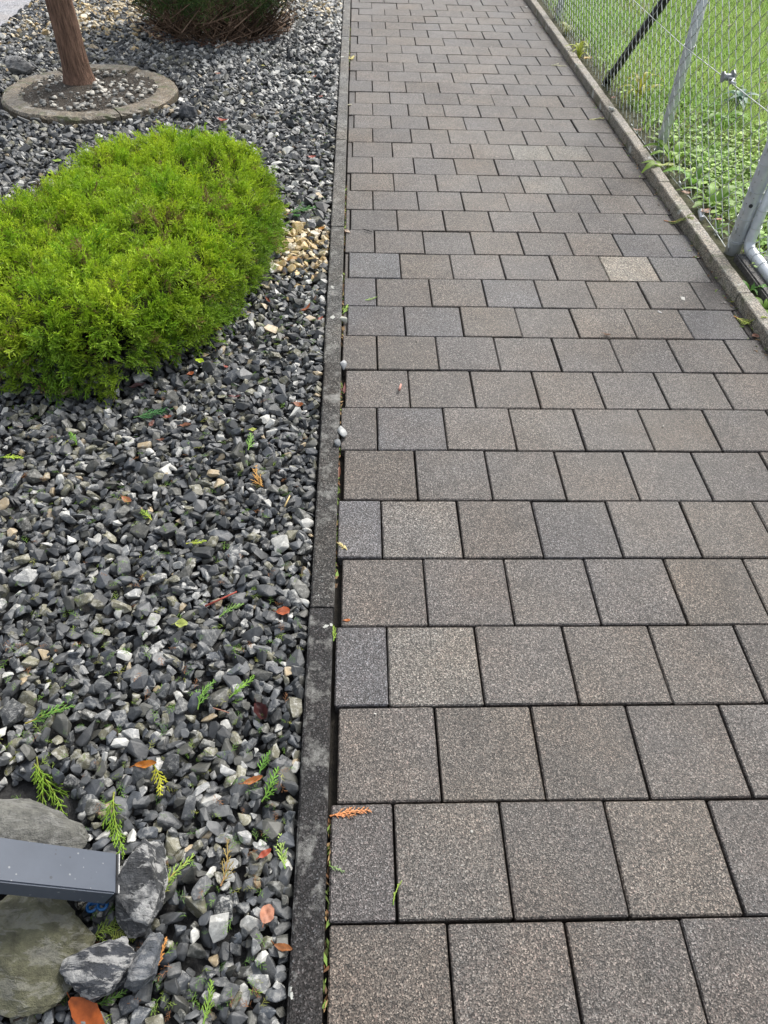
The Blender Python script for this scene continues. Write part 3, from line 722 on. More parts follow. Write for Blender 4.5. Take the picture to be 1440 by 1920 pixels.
for i in range(9):
    a = i*2.4; z0 = 1.75+.08*i; L = rng.uniform(.5, .85)
    tip_ = np.array((L*math.cos(a), L*math.sin(a), z0+.45)); mid = tip_*np.array((.5, .5, 1))-np.array((0, 0, .2))
    V, F = tube(np.array([(-.02, 0, z0), mid, tip_]), [.03, .018, .006], 6); link('limb', mesh_np('limb', V, F, None, True), M_BARK, tree)
    for q in range(75):
        t = rng.uniform(.35, 1.05); c_ = np.array((0, 0, z0))*(1-t)+tip_*t+rng.normal(0, .11, 3)
        for s in range(3):
            pos.append(c_); dirs.append(rng.normal(0, 1, 3)+np.array((math.cos(a), math.sin(a), .2))); lens.append(rng.uniform(.08, .15)); cb.append(np.array((.03, .05, .015))); ct.append(np.array((.07, .13, .035))*rng.uniform(.7, 1.3))
sprays('crown', pos, dirs, lens, cb, ct, tree, SPR_LOW, seed=8)

# ------------------------------------------------------------------ lawn behind the fence
sheet('lawn', 1.452, 14, -3, 26, 0, M_LAWN, nx=40, ny=60, zf=lambda X, Y: .0+.02*vnoise(X, Y, 3.0, 12)+np.clip((X-1.55)*.05, 0, .12)-.012)
def lawn_z(x, y): return .02*vnoise(x, y, 3.0, 12)+np.clip((np.asarray(x)-1.55)*.05, 0, .12)-.012
nb = 130000
gx_ = 1.5+rng.random(nb)**1.25*3.6; gy_ = 1.0+rng.random(nb)*7.5
kp = (gx_ > 1.56-.0085*gy_+.05*rng.random(nb)) & (gx_ < 2.3+.38*gy_); gx_, gy_ = gx_[kp], gy_[kp]
edge = np.clip((gx_-1.56)/.18, .1, 1); far = np.clip((gy_-3.3)/1.2, 0, 1); kp = rng.random(len(gx_)) < edge*(.8+.2*far); gx_, gy_, far = gx_[kp], gy_[kp], far[kp]
n = len(gx_); gz_ = lawn_z(gx_, gy_)
ht = (.045+.045*far)*rng.uniform(.5, 1.3, n); az = rng.uniform(0, 2*math.pi, n); ben = rng.uniform(.2, 1.1, n)
dx, dy_ = np.cos(az), np.sin(az); wdt = rng.uniform(.0016, .0032, n)
B = np.c_[gx_, gy_, gz_]; Wd = np.c_[-dy_, dx, np.zeros(n)]*wdt[:, None]; Mid = B+np.c_[dx*ht*ben*.3, dy_*ht*ben*.3, ht*.6]; Tp = B+np.c_[dx*ht*ben, dy_*ht*ben, ht]
V = np.stack([B-Wd, B+Wd, Mid-Wd*.8, Mid+Wd*.8, Tp], 1).reshape(-1, 3); o5 = np.arange(n)[:, None]*5
F = np.concatenate([o5+[0, 1, 3], o5+[0, 3, 2], o5+[2, 3, 4]])
tn = vnoise(gx_, gy_, 2.2, 17)[:, None]*.6+rng.random((n, 1))*.4
cg = np.array((.2, .38, .08))*(1-tn)+np.array((.48, .62, .17))*tn; dry = rng.random(n) < .04+.25*(vnoise(gx_, gy_, 3.3, 77) > .72); cg[dry] = (.32, .29, .14)
tag(link('grass', mesh_np('grass', V, F, np.repeat(np.c_[cg, np.zeros(n)], 5, 0)), M_GRASS), 'bright green lawn grass behind the chain-link fence', 'grass', kind='stuff')
# clover and other broad small leaves
nb = 52000; cx_ = 1.55+rng.random(nb)**1.15*2.6; cy_ = 1.2+rng.random(nb)*4.6
pat = vnoise(cx_, cy_, 4.5, 41); kp = (rng.random(nb) < np.clip(1.5-(cy_-2.4)*.42, .1, 1)) & (pat > .22) & (rng.random(nb) < np.clip((cx_-1.56)/.14, .08, 1)) & (cx_ < 2.2+.38*cy_); cx_, cy_ = cx_[kp], cy_[kp]; n = len(cx_)
LS = []; LC = []; LF = []; base_i = 0
oct_ = np.array([(-.1, 0, 0), (.25, .42, .06), (.7, .5, .1), (1, .12, .05), (1, -.12, .05), (.7, -.5, .1), (.25, -.42, .06)])
LFt = np.array([(0, 2, 1), (0, 3, 2), (0, 4, 3), (0, 5, 4), (0, 6, 5)])
zc = lawn_z(cx_, cy_); tone = vnoise(cx_, cy_, 5.0, 43)
for i in range(n):
    s = rng.uniform(.007, .017) if rng.random() < .85 else rng.uniform(.02, .032); a = rng.uniform(0, 6.28); tl = rng.normal(0, .35); ct_, sn_ = math.cos(a), math.sin(a)
    W = oct_*s; W = np.c_[W[:, 0]*ct_-W[:, 1]*sn_, W[:, 0]*sn_+W[:, 1]*ct_, W[:, 2]+W[:, 0]*tl]+np.array((cx_[i], cy_[i], zc[i]+rng.uniform(.012, .05)))
    LS.append(W); LF.append(LFt+base_i); base_i += 7
    c = np.array((.17, .38, .06))*(1-tone[i])+np.array((.5, .66, .17))*tone[i]; LC.append(np.tile((*(c*rng.uniform(.55, 1.35)), 0), (7, 1)))
tag(link('clover', mesh_np('clover', np.vstack(LS), np.vstack(LF), np.vstack(LC)), M_GRASS), 'low clover and small broad leaves between fence and lawn', 'clover', kind='stuff')
def leaf_blade(L, wid, curl, twist, n=9, lobes=0.0, fold=.15, bendz=0.0):
    """leaf along +x, centre line rises then droops"""
    V = []; F = []
    for i in range(n):
        t = i/(n-1); w = wid*math.sin(math.pi*min(1, t*.93+.04))**.75*(1-lobes*(i % 2)*.6)
        z = bendz*L*math.sin(t*math.pi*.9)+curl*L*(t-.5)**2
        for s in (-1, -.5, 0, .5, 1):
            V.append((t*L, s*w/2*math.cos(curl*.6*abs(s)), z+abs(s)*w*fold+twist*s*w*(t-.3)))
    for i in range(n-1):
        for j in range(4): a = i*5+j; F += [(a, a+1, a+6), (a, a+6, a+5)]
    return np.array(V), np.array(F)
def weed(label, px, py, nl, L, colr, lobes=.5, wid=.24, up=.5, name='weed', cat='weed', blue=False):
    g = G(px, py, .01); root = tag(empty(name, (g[0], g[1], float(lawn_z(g[0], g[1])) if g[0] > 1.46 else .0)), label, cat)
    for q in range(nl):
        a = q*2*math.pi/nl+rng.uniform(-.4, .4); l = 1.25*L*rng.uniform(.65, 1.15); V, F = leaf_blade(l, l*wid*rng.uniform(.8, 1.2), rng.uniform(-.6, 0), rng.uniform(-.3, .3), 11, lobes, .12, rng.uniform(.12, .35)*up*2)
        R_ = np.array(Matrix.Rotation(a, 3, 'Z') @ Matrix.Rotation(-rng.uniform(.15, .9)*up, 3, 'Y')); c = np.array(colr)*rng.uniform(.9, 1.5)
        link('leaf', mesh_np('leaf', V@R_.T, F, np.tile((*c, 0), (len(V), 1)), True), M_GRASS, root)
    return root
weed('broad dandelion leaf plant drooping over the right kerb', 1238, 322, 5, .11, (.2, .31, .05), .35)
weed('upright dandelion rosette just right of the middle fence post foot', 1262, 300, 9, .13, (.2, .33, .05))
weed('long-leaved dandelion beside the bottom tension wire', 1300, 345, 9, .12, (.15, .29, .05), .4)
weed('pale dandelion rosette beside the near fence post', 1335, 385, 10, .13, (.2, .33, .07), .45)
weed('yellowing upright tuft of leaves behind the fence between the posts', 1195, 195, 12, .14, (.3, .3, .04), .1, .12, 1.0)
weed('green rosette near the near post with brown leaves around', 1345, 432, 6, .06, (.15, .28, .04), .4)
weed('small fern-like green weed between right kerb and slab', 1408, 540, 7, .06, (.13, .3, .06), .6, .3)
weed('broad-leaved green weed at the right picture edge by the kerb', 1432, 575, 6, .07, (.19, .33, .05), .2, .3)
weed('leafy grey-green plant in the lawn right of the middle post', 1378, 215, 16, .1, (.2, .3, .24), .3, .4, .8)
weed('lush dandelion clump in the lawn below the wire tensioner', 1345, 240, 10, .12, (.16, .31, .04))
weed('yellow-green leaf clump at the foot of the dark brace', 1085, 105, 9, .1, (.33, .38, .07), .1, .2, .8)
weed('pale weed clump at the far fence post', 1062, 60, 8, .09, (.35, .38, .18), .1, .25, .7)

# ------------------------------------------------------------------ fence
FX = 1.522; POSTX = 1.553
fence = tag(empty('chain_link_fence', (FX, 3.5, 0)), 'galvanised chain-link fence on steel posts along the right kerb', 'fence'); FO = np.array((FX, 3.5, 0))
def pole(name, a, b_, r, m, parent, off, n=20):
    V, F = tube(np.array([np.array(a, float), (np.array(a, float)+np.array(b_, float))/2, np.array(b_, float)])-off, r, n); return link(name, mesh_np(name, V, F, None, False), m, parent)
def smooth_sides(o):
    me = o.data; sm = np.array([len(p.vertices) and abs(p.normal.dot(Vector((0, 0, 1)))) < .9 for p in me.polygons]); me.polygons.foreach_set('use_smooth', sm); return o
NEARP = G(1364, 475)[:2]
p1 = smooth_sides(pole('post', (POSTX, NEARP[1], -.3), (POSTX, NEARP[1], 1.25), .030, M_GALV, fence, FO))
for a, b_ in (((POSTX, 3.505, -.3), (POSTX, 3.505, 1.25)), ((POSTX, 6.27, -.3), (POSTX, 6.27, 1.25)), ((POSTX, 8.6, -.3), (POSTX, 8.6, 1.25))):
    smooth_sides(pole('post', a, b_, .024, M_GALV, fence, FO))
br = pole('brace', (POSTX+.005, 4.74, -.05), (POSTX+.005, 3.53, .95), .0225, M_BRACE, fence, FO); br.data.polygons.foreach_set('use_smooth', np.ones(len(br.data.polygons), bool))
# bolt hole plug and bands on the near post
hp = np.array((POSTX, NEARP[1], .205))-FO; V, F = tube(np.array([hp+(-.012, -.0265, 0), hp+(-.0137, -.0286, 0)]), .0075, 14)
link('bolt_hole', mesh_np('bolt_hole', V, F), M_CAP, fence)
def ring_wire(cx, cy, z, r, th, parent, off, tilt=0.0, name='tie_wire'):
    t = np.linspace(0, 2*math.pi, 29); V, F = tube(np.c_[cx+r*np.cos(t), cy+r*np.sin(t), z+tilt*r*np.sin(t+.5)]-off, th, 5, False); return link(name, mesh_np(name, V, F, None, True), M_WIRE, parent)
for z in (.055, .062, .15, .255, .355, .46, .57, .68, .8, .92): ring_wire(POSTX, NEARP[1], z, .0312, .0013, fence, FO, .12)
DZ = .040
def chain_mesh(x, y0, y1, z0, z1, off, sag):
    mb = MB(); ni = int((y1-y0)/DZ); nk = int((z1-z0)/DZ)
    for i in range(ni):
        P_ = []
        for k_ in range(nk+1):
            y = y0+(i+((k_+i) % 2))*DZ; z = z0+k_*DZ
            s_ = 1 if (k_+i) % 2 else -1
            jx = .004*math.sin(y*3+z*2)
            # a short shoulder each side of every bend
            for dz_ in (-.17, .17):
                P_.append((x+jx+s_*.0015*(1 if dz_ > 0 else -1), y-s_*abs(dz_)*DZ*.35, z+dz_*DZ+sag(y)*max(0, 1-(z-z0)/.3)))
        V, F = tube(np.array(P_)-off, .0018, 4, False); mb.add(V, F)
    return mb.mesh('wire_mesh')
sag = lambda y: .028*math.exp(-((y-2.7)/.45)**2)-.012*np.clip((y-3.3), 0, 1)
cm = chain_mesh(FX, NEARP[1]-.02, 7.9, .005, 1.2, FO, sag); tag(link('wire_mesh', cm, M_WIRE, fence), kind='stuff')
for z, nm in ((.48, 'tension_wire'), (1.19, 'tension_wire')):
    V, F = tube(np.array([(FX-.004, NEARP[1], z+.03), (FX-.004, 3.5, z), (FX-.004, 6, z+.005), (FX-.004, 8.6, z)])-FO, .0018, 5, False); link(nm, mesh_np(nm, V, F, None, True), M_WIRE, fence)
ysw = np.linspace(NEARP[1], 8.6, 50); V, F = tube(np.array([(FX-.004, y, .006+sag(y)) for y in ysw])-FO, .0018, 5, False); link('tension_wire', mesh_np('tension_wire', V, F, None, True), M_WIRE, fence)
# ratchet tensioner on the middle wire
tn = np.array((FX-.004, 2.93, .505))-FO; tens = link('wire_tensioner', mesh_np('wire_tensioner', *(lambda mb: (np.vstack(mb.V), np.vstack(mb.F)))((lambda mb: (mb.add(*tube(np.array([tn+(-.016, 0, 0), tn+(.016, 0, 0)]), .013, 14)), mb.add(*tube(np.array([tn+(-.021, 0, 0), tn+(-.0165, 0, 0)]), .021, 8)), mb.add(*tube(np.array([tn+(.0165, 0, 0), tn+(.021, 0, 0)]), .027, 8)), mb)[-1])(MB()))), M_TENS, fence)
V, F = tube(np.array([tn+(0, -.02, 0), tn+(0.008, -.045, .006), tn+(-.004, -.06, 0), tn+(0, -.09, .002)]), .004, 6); link('hook', mesh_np('hook', V, F, None, True), M_GALV, tens)
for (y, z) in ((2.55, .03), (2.75, .035), (2.83, .045), (3.05, .03), (3.9, 0.0), (4.6, 0.0)):
    t = np.linspace(0, 7*math.pi, 40); V, F = tube(np.c_[FX-.004+.006*np.cos(t), y+t*.0011, z-.002+.008*np.sin(t)]-FO, .0012, 4, False); link('tie_wire', mesh_np('tie_wire', V, F, None, True), M_WIRE, fence)
V, F = tube(np.array([(FX-.002, 2.77, .03), (FX-.006, 2.72, .018)])-FO, .011, 10); link('wire_end_sleeve', mesh_np('wire_end_sleeve', V, F), M_GALV, fence)
for y, z in ((3.505, .48), (6.27, .48), (3.505, .02)): ring_wire(POSTX, y, z, .0255, .0014, fence, FO, .2)

# gate beside the near post
gp = G(1407, 450, .075); GX, GY = gp[0], gp[1]
gate = tag(empty('fence_gate', (GX, GY, 0)), 'galvanised tube gate frame beside the near fence post', 'gate'); GO = np.array((GX, GY, 0))
R_ = .035; zb = .045; ye = GY-1.0
cr = [(GX, GY-R_*(1-math.cos(t)), zb+R_-R_*math.sin(t)) for t in np.linspace(0, math.pi/2, 7)]
cr2 = [(GX, ye+R_*(1-math.cos(t)), zb+R_-R_*math.sin(t)) for t in np.linspace(math.pi/2, 0, 7)]
V, F = tube(np.array([(GX, GY, 1.1)]+cr+cr2+[(GX, ye, 1.1)])-GO, .021, 16); link('frame', mesh_np('frame', V, F, None, True), M_GALV, gate)
V, F = tube(np.array([(GX, GY, 1.08), (GX, ye, 1.08)])-GO, .0205, 16); link('top_rail', mesh_np('top_rail', V, F, None, True), M_GALV, gate)
tag(link('wire_mesh', chain_mesh(GX, ye+.02, GY-.01, zb+.02, 1.07, GO, lambda y: 0), M_WIRE, gate), kind='stuff')
for y in (GY-.05, GY-.1, GY-.17, GY-.26, GY-.4):
    t = np.linspace(0, 2*math.pi, 25); V, F = tube(np.c_[GX+.0222*np.cos(t), np.full(25, y)+.004*np.sin(t), zb+.0222*np.sin(t)]-GO, .0013, 5, False); link('tie_wire', mesh_np('tie_wire', V, F, None, True), M_WIRE, gate)
for z in (.13, .2, .33, .5): ring_wire(GX, GY, z, .0222, .0013, gate, GO, .2)
for z in (.22, .85):
    V, F = tube(np.array([(POSTX, NEARP[1], z), (GX, GY, z)])-GO, .008, 8); link('hinge', mesh_np('hinge', V, F), M_GALV, gate)
# concrete slab under the gate
bm = bmesh.new(); bmesh.ops.create_cube(bm, size=1); bmesh.ops.scale(bm, vec=(.2, 1.3, .12), verts=bm.verts); bmesh.ops.bevel(bm, geom=bm.edges[:], offset=.006, segments=2, affect='EDGES')
me = bm_mesh('concrete_slab', bm); tag(link('concrete_slab', me, M_SLAB, None, (1.635, NEARP[1]-.71, -.028)), 'dark grey concrete slab under the gate frame', 'slab')

# ------------------------------------------------------------------ fallen leaves, sprigs, small litter
def surf_z(x, y):
    if x < kerb_right_edge(y)-.054: return ground_z(x, y, .018)
    if x < kerb_right_edge(y): return .014
    if x < path_right(y): return .001
    if x < path_right(y)+.05: return .046
    return float(lawn_z(x, y))+.036
def leaf(label, px, py, L, rot, c, wid=.55, curl=.4, name='fallen_leaf', cat='leaf', lobes=0.0, lift=.002, tilt=(0, 0), twist=.0, fold=.12, group=None, stalk=True):
    g = G(px, py, .005); z = surf_z(g[0], g[1])+lift; L *= .88; c = tuple(np.array(c)*.85)
    V, F = leaf_blade(L, L*wid, curl, twist, 13, lobes, fold); V = V-np.array((L/2, 0, 0))
    mb = MB(); C4 = np.zeros((len(V), 4)); C4[:, :3] = c; rr = np.random.default_rng(int(px*7+py)); C4[:, :3] *= (.8+.4*vnoise(V[:, 0]*60, V[:, 1]*60, 1.0, int(px)))[:, None]
    cen = np.arange(len(V)) % 5 == 2; C4[cen, :3] *= .75
    V = V+np.c_[np.zeros(len(V)), np.zeros(len(V)), L*.16*(vnoise(V[:, 0]/L*4, V[:, 1]/L*4, 1.0, int(px*3+py))-.5)]; V[:, 1] *= 1+.3*(vnoise(V[:, 0]/L*9, np.sign(V[:, 1])*3, 1.0, int(py))-.5)
    mb.add(V, F, C4)
    if stalk:
        Vt, Ft = tube(np.array([(-L/2, 0, curl*L*.25), (-L*.75, rr.normal(0, .004), curl*L*.2+.003)]), .0009, 4); mb.add(Vt, Ft, np.array((*[q*.6 for q in c], 0)))
    o = link(name, mb.mesh(name, True), M_LEAF, None, (g[0], g[1], z)); o.rotation_euler = (tilt[0], tilt[1], rot)
    return tag(o, label, cat, group)
OR, BR, RD, MA, YG, TAN = (.36, .095, .03), (.2, .07, .035), (.3, .075, .045), (.06, .022, .022), (.33, .45, .03), (.48, .27, .13)
leaf('glossy orange-red leaf on gravel beside the left kerb', 531, 1143, .036, .1, (.42, .09, .025), .75, .25)
leaf('pale salmon leaf on gravel near the bottom of the left kerb', 500, 1713, .034, 1.3, (.58, .26, .16), .85, .15, tilt=(.25, 0))
leaf('large orange-brown leaf under the white-streaked rock', 168, 1905, .085, -.6, (.42, .1, .02), .5, .3, tilt=(.2, .1))
leaf('bright red curled leaf on gravel behind the juniper', 418, 228, .07, -.3, (.45, .1, .06), .45, 1.0, fold=.3)
leaf('lime-yellow round leaf on gravel just below the juniper', 375, 680, .034, -.4, (.4, .55, .02), .7, .2)
leaf('yellow-green leaf on gravel above the glossy maroon leaf', 340, 1168, .032, 0, (.36, .42, .1), .8, .1)
leaf('long tan leaf on yellow stones right of the juniper', 548, 484, .085, .05, (.55, .32, .12), .36, .3, fold=.2)
leaf('crumpled dark maroon leaf on gravel beside the left kerb', 490, 1335, .05, -1.0, (.07, .02, .02), .8, 1.2, fold=.5, twist=.5)
leaf('small orange leaf below the lime-yellow leaf', 358, 703, .024, .6, OR, .8, .3)
leaf('dark maroon curled leaf at the juniper skirt', 260, 728, .055, .5, MA, .35, .8, fold=.5)
leaf('tan pinkish folded leaf on gravel below the juniper', 348, 797, .036, .35, (.42, .2, .12), .4, .5, fold=.5)
leaf('rust leaf against the kerb left of the path middle', 560, 758, .035, -.2, (.28, .08, .02), .6, .5)
leaf('rust curled leaf leaning on stones near the kerb', 574, 580, .055, .95, (.4, .12, .04), .28, 1.0, fold=.4)
leaf('red-brown bent leaf right of the juniper skirt', 503, 566, .05, -1.1, (.32, .08, .03), .25, .9, fold=.4)
leaf('orange leaf caught on the front of the juniper', 281, 625, .045, .4, (.4, .12, .05), .55, .6, lift=.13)
leaf('bright orange-brown leaf with a yellow sprig beside it', 276, 1438, .045, .15, (.45, .16, .02), .4, .6, fold=.35)
leaf('tan twisted leaf on gravel left of the kerb', 475, 1464, .042, .4, (.48, .18, .06), .38, .7, fold=.5)
leaf('brick-red leaf edge between dark stones near the kerb', 497, 1600, .028, .6, (.4, .07, .03), .5, .5)
leaf('brown leaf against the kerb above the bottom edge', 532, 1778, .034, -.2, (.3, .11, .03), .4, .6)
leaf('orange-brown ragged leaf on gravel in the left middle', 238, 938, .034, -.5, (.4, .15, .07), .7, .5, lobes=.3)
leaf('small red-brown leaf by the yellowing sprig', 302, 797+28, .022, .2, BR, .5, .5)
leaf('cluster leaf, dark brown, standing in gravel below the juniper', 283, 795, .035, 1.4, (.14, .05, .035), .4, .6, tilt=(.6, .2))
leaf('small rust leaf right of the standing brown leaf', 315, 783, .026, .2, (.25, .07, .04), .7, .5)
leaf('tiny red leaf on gravel right of the lime leaf', 424, 686, .02, -.5, (.4, .1, .07), .5, .4)
leaf('maroon slim leaf on gravel below the juniper', 440, 741, .042, .1, (.12, .04, .04), .3, .6)
leaf('red leaf on gravel along the kerb behind the juniper', 585, 297, .045, .1, (.42, .12, .09), .6, .6, lobes=.4)
leaf('pale yellow leaf on gravel far behind the juniper', 492, 126, .035, .1, (.55, .52, .2), .8, .2)
leaf('yellow leaf among far gravel near the kerb', 580, 135, .035, .3, (.6, .5, .1), .6, .3)
leaf('pinkish leaf on far gravel behind the juniper', 409, 142, .04, -.1, (.42, .2, .15), .55, .4)
leaf('small rust leaf beside the far yellow leaf', 590, 145, .035, .8, (.4, .12, .07), .5, .5)
leaf('dark red leaf on the far gravel below the kerb', 601, 180, .04, .4, (.3, .07, .05), .5, .5)
leaf('green fresh leaf left of the juniper', 108, 304, .045, .1, (.3, .45, .06), .7, .3)
leaf('brown leaves wedged under the juniper skirt', 428, 585, .05, .5, (.22, .07, .04), .5, .7)
leaf('rust leaf tucked under the juniper edge near the kerb side', 408, 620, .04, -.3, (.3, .09, .05), .5, .6)
leaf('rusty leaf against the left kerb beside pale stones', 601, 602, .03, 1.0, (.35, .09, .05), .5, .5)
leaf('orange leaves beside the yellow stones at the kerb', 603, 430, .035, .4, (.5, .22, .03), .6, .5)
# leaves on the path
leaf('pale cream leaf lying against the left kerb far up the path', 655, 196, .035, .4, (.6, .58, .4), .7, .4)
leaf('pale brown leaf on the left path edge', 651, 433, .042, -.9, (.5, .38, .28), .45, .3)
leaf('dried tan leaf with stalk in the middle of the path', 1138, 627, .03, -.3, (.42, .28, .2), .45, .8, lobes=.5, fold=.4)
leaf('round pinkish brown leaf on the path at the right kerb', 1417, 629, .03, .2, (.4, .2, .14), .85, .2)
leaf('small orange leaf in the path joint near the left kerb', 651, 1160, .017, .05, (.5, .15, .03), .5, .2, lift=-.002)
leaf('small yellow-green leaf on the path below the right kerb', 1372, 566, .022, .2, (.28, .3, .06), .5, .7, fold=.4)
leaf('slim maroon leaf stuck in the joint between kerb and pavers', 646, 728, .06, 1.55, (.14, .03, .025), .16, .2, fold=.3, stalk=False)
leaf('rust-brown leaf standing in the gap beside the left kerb', 636, 885, .05, 1.55, (.22, .07, .03), .2, .2, fold=.3, stalk=False)
leaf('pale yellow-green leaf lying across the right kerb', 1243, 323, .11, .1, (.42, .48, .12), .42, .15)
leaf('white leaf on the path at the far right kerb', 986, 13, .04, .1, (.62, .62, .58), .5, .3)
# leaves on the lawn side
leaf('orange-brown leaf on soil beside the near fence post', 1341, 427, .045, .2, (.42, .15, .07), .55, .4)
leaf('brown leaf among weeds left of the near fence post', 1318, 410, .06, .5, (.34, .17, .1), .6, .4)
leaf('rust-brown long leaf behind the near post by the gate', 1392, 472, .075, -1.2, (.36, .12, .06), .3, .3, tilt=(.3, 0))
leaf('brown leaf on soil behind the kerb near the bottom wire', 1284, 372, .05, -.2, (.36, .2, .13), .6, .5)
leaf('brown upright leaf in the weeds right of the middle post', 1277, 313, .05, 1.4, (.28, .17, .12), .6, .3, tilt=(.5, 0))
leaf('dark brown leaf in the lawn behind the dark brace', 1202, 148, .06, .1, (.22, .1, .05), .6, .5)
leaf('orange leaf in the lawn near the top of the picture', 1117, 33, .07, .3, (.5, .25, .14), .7, .4)
leaf('yellow-orange leaf at the kerb below the dark brace', 1100, 121, .07, .4, (.55, .38, .1), .7, .4)
leaf('brown leaf at the kerb between brace and middle post', 1147, 196, .05, .8, (.34, .18, .12), .5, .5)
leaf('tan large leaf lying deep in the lawn', 1362, 74, .1, .05, (.42, .34, .22), .4, .2)
leaf('rust leaf in the clover near the right picture edge', 1423, 184, .05, .5, (.42, .18, .08), .6, .5)
leaf('brown leaf beside the middle post foot', 1192, 255, .06, .2, (.3, .17, .11), .6, .5)

def sprig_mesh(L, seed, cs, ct_, wid=.0016, nlat=15, spread=38, full_=1.0):
    r = np.random.default_rng(seed); mb = MB(); bend = r.normal(0, .18)
    def cen(t): return np.array([L*t, bend*L*t*t, 0])
    def seg(a, b_, r0, r1, c): V, F = tube(np.array([a, b_]), [r0, r1], 3, False); C = np.tile((*c, 0), (len(V), 1)); mb.add(V, F, C)
    cs, ct_ = np.array(cs), np.array(ct_)
    for q in range(6): seg(cen(q/6), cen((q+1)/6), wid*(1.15-q*.1), wid*(1.05-q*.1), cs*(1-q/6)+ct_*q/6)
    for q in range(nlat):
        t = .12+.86*q/nlat; sg = 1 if q % 2 else -1; an = math.radians(r.normal(spread, 6))*sg+2*bend*t
        ll = L*(.42*(1-t)**.65+.07)*r.uniform(.7, 1.2)*full_; d = np.array([math.cos(an), math.sin(an), r.normal(0.05, .15)]); p = cen(t); cc = ct_*r.uniform(.8, 1.2)
        seg(p, p+d*ll, wid*.8, wid*.45, cc)
        ns = max(2, int(ll/.006))
        for z in range(ns):
            tt = .15+.8*z/ns; a2 = an+math.radians(r.normal(32, 8))*(1 if z % 2 else -1); d2 = np.array([math.cos(a2), math.sin(a2), r.normal(0, .2)])
            seg(p+d*ll*tt, p+d*ll*tt+d2*ll*(.42-.2*tt)*r.uniform(.7, 1.2), wid*.7, wid*.35, cc*r.uniform(.85, 1.15))
    return mb
def sprig(label, px, py, L, rot, cs, ct_, nlat=15, wid=.0016, spread=38, name='conifer_sprig', cat='sprig', group=None, full_=1.0, lift=.002):
    g = G(px, py, .005); z0 = surf_z(g[0], g[1]); mb = sprig_mesh(L, int(px*3+py), np.array(cs)*1.25, np.array(ct_)*1.4, wid*1.1, nlat, spread, full_*.72)
    V = np.vstack(mb.V)-np.array((L/2, 0, 0)); c, s = math.cos(rot), math.sin(rot)
    W = np.c_[V[:, 0]*c-V[:, 1]*s, V[:, 0]*s+V[:, 1]*c, V[:, 2]]
    nst = 9; zs = np.array([surf_z(g[0]+(t-.5)*L*c, g[1]+(t-.5)*L*s) for t in np.linspace(0, 1, nst)]); zs = np.convolve(np.r_[zs[0], zs, zs[-1]], [.3, .4, .3], 'valid')
    W[:, 2] += np.interp(V[:, 0], np.linspace(-L/2, L/2, nst), zs)-z0
    return tag(link(name, mesh_np(name, W, np.vstack(mb.F), np.vstack(mb.C), True), M_NEEDLE, None, (g[0], g[1], z0+lift)), label, cat, group)
GR, LG, YE, RU = (.06, .14, .03), (.16, .29, .05), (.38, .38, .06), (.42, .19, .06)
DG = (.05, .13, .04)
sprig('large green branching sprig above the grey boulder', 95, 1470, .12, -.75, (.25, .27, .05), (.2, .32, .04), 13, .0019, 26)
sprig('second branch of the green sprig above the grey boulder', 75, 1462, .1, -1.15, (.25, .27, .05), (.2, .32, .04), 11, .0019, 26)
sprig('bright green sprig standing behind the post end', 210, 1545, .115, -1.42, (.27, .3, .05), (.2, .33, .04), 17, .0019, 24)
sprig('yellow-green sprig near the kerb, tip pointing up the path', 524, 1600, .06, 2.0, LG, (.3, .4, .12), 14, .0016, 34)
sprig('orange dry sprig lying on the path beside the left kerb', 655, 1518, .075, .3, (.5, .2, .07), (.6, .3, .14), 15, .0015, 30)
sprig('rust-coloured dry sprig on gravel beside the left kerb', 478, 896, .085, 2.2, (.45, .22, .06), (.5, .3, .1), 15, .0017, 26)
sprig('dark green flat sprig below the juniper', 285, 772, .11, .5, (.08, .16, .05), (.05, .15, .05), 18, .0016, 30)
sprig('pale green upright sprig with a yellow leaf at its tip', 470, 830, .075, 1.5, LG, (.22, .38, .1), 13, .0015, 30)
leaf('yellow leaf at the tip of the pale green sprig', 474, 807, .026, .05, (.45, .5, .1), .55, .2)
sprig('dark green sprig lying between juniper and kerb', 565, 398, .15, .35, (.3, .12, .05), (.08, .2, .06), 18, .0022, 32)
sprig('yellow fan-shaped sprig beside the bright orange-brown leaf', 303, 1458, .06, -.9, (.3, .32, .05), (.42, .42, .05), 14, .0018, 40)
sprig('green sprig against the kerb in the lower left', 513, 1478, .065, .9, LG, (.15, .3, .05), 13, .0016, 32)
sprig('narrow green sprig standing in gravel', 490, 1425, .05, 1.5, GR, (.13, .28, .05), 14, .0015, 34)
sprig('long green sprig on gravel in the left middle', 95, 1340, .1, .35, (.3, .25, .05), (.14, .28, .06), 13, .0016, 26)
sprig('green sprig upright beside the crumpled maroon leaf', 380, 1300, .075, 1.45, LG, (.15, .3, .06), 14, .0014, 30)
sprig('slim green sprig left of the maroon leaf', 455, 1290, .07, .75, LG, (.2, .36, .06), 12, .0014, 26)
sprig('lime sprig on gravel at the left picture edge', 22, 856, .055, .3, LG, (.32, .42, .05), 14, .0016, 34)
sprig('green sprig on gravel left of the rust sprig', 275, 968, .055, 2.3, YE, (.25, .36, .06), 13, .0016, 32)
sprig('small green sprig left of centre on the gravel', 140, 822, .05, 2.0, LG, (.18, .36, .06), 12, .0015, 34)
sprig('green sprig by the red twig', 428, 1140, .06, .9, LG, (.17, .28, .08), 12, .0014, 28)
sprig('yellow-green sprig on gravel below the white stone', 368, 1018, .05, .1, YE, (.3, .38, .06), 13, .0016, 36)
sprig('dry rust sprig beside the long slate rock', 303, 1790, .05, 1.2, RU, (.5, .25, .08), 8, .0016, 24)
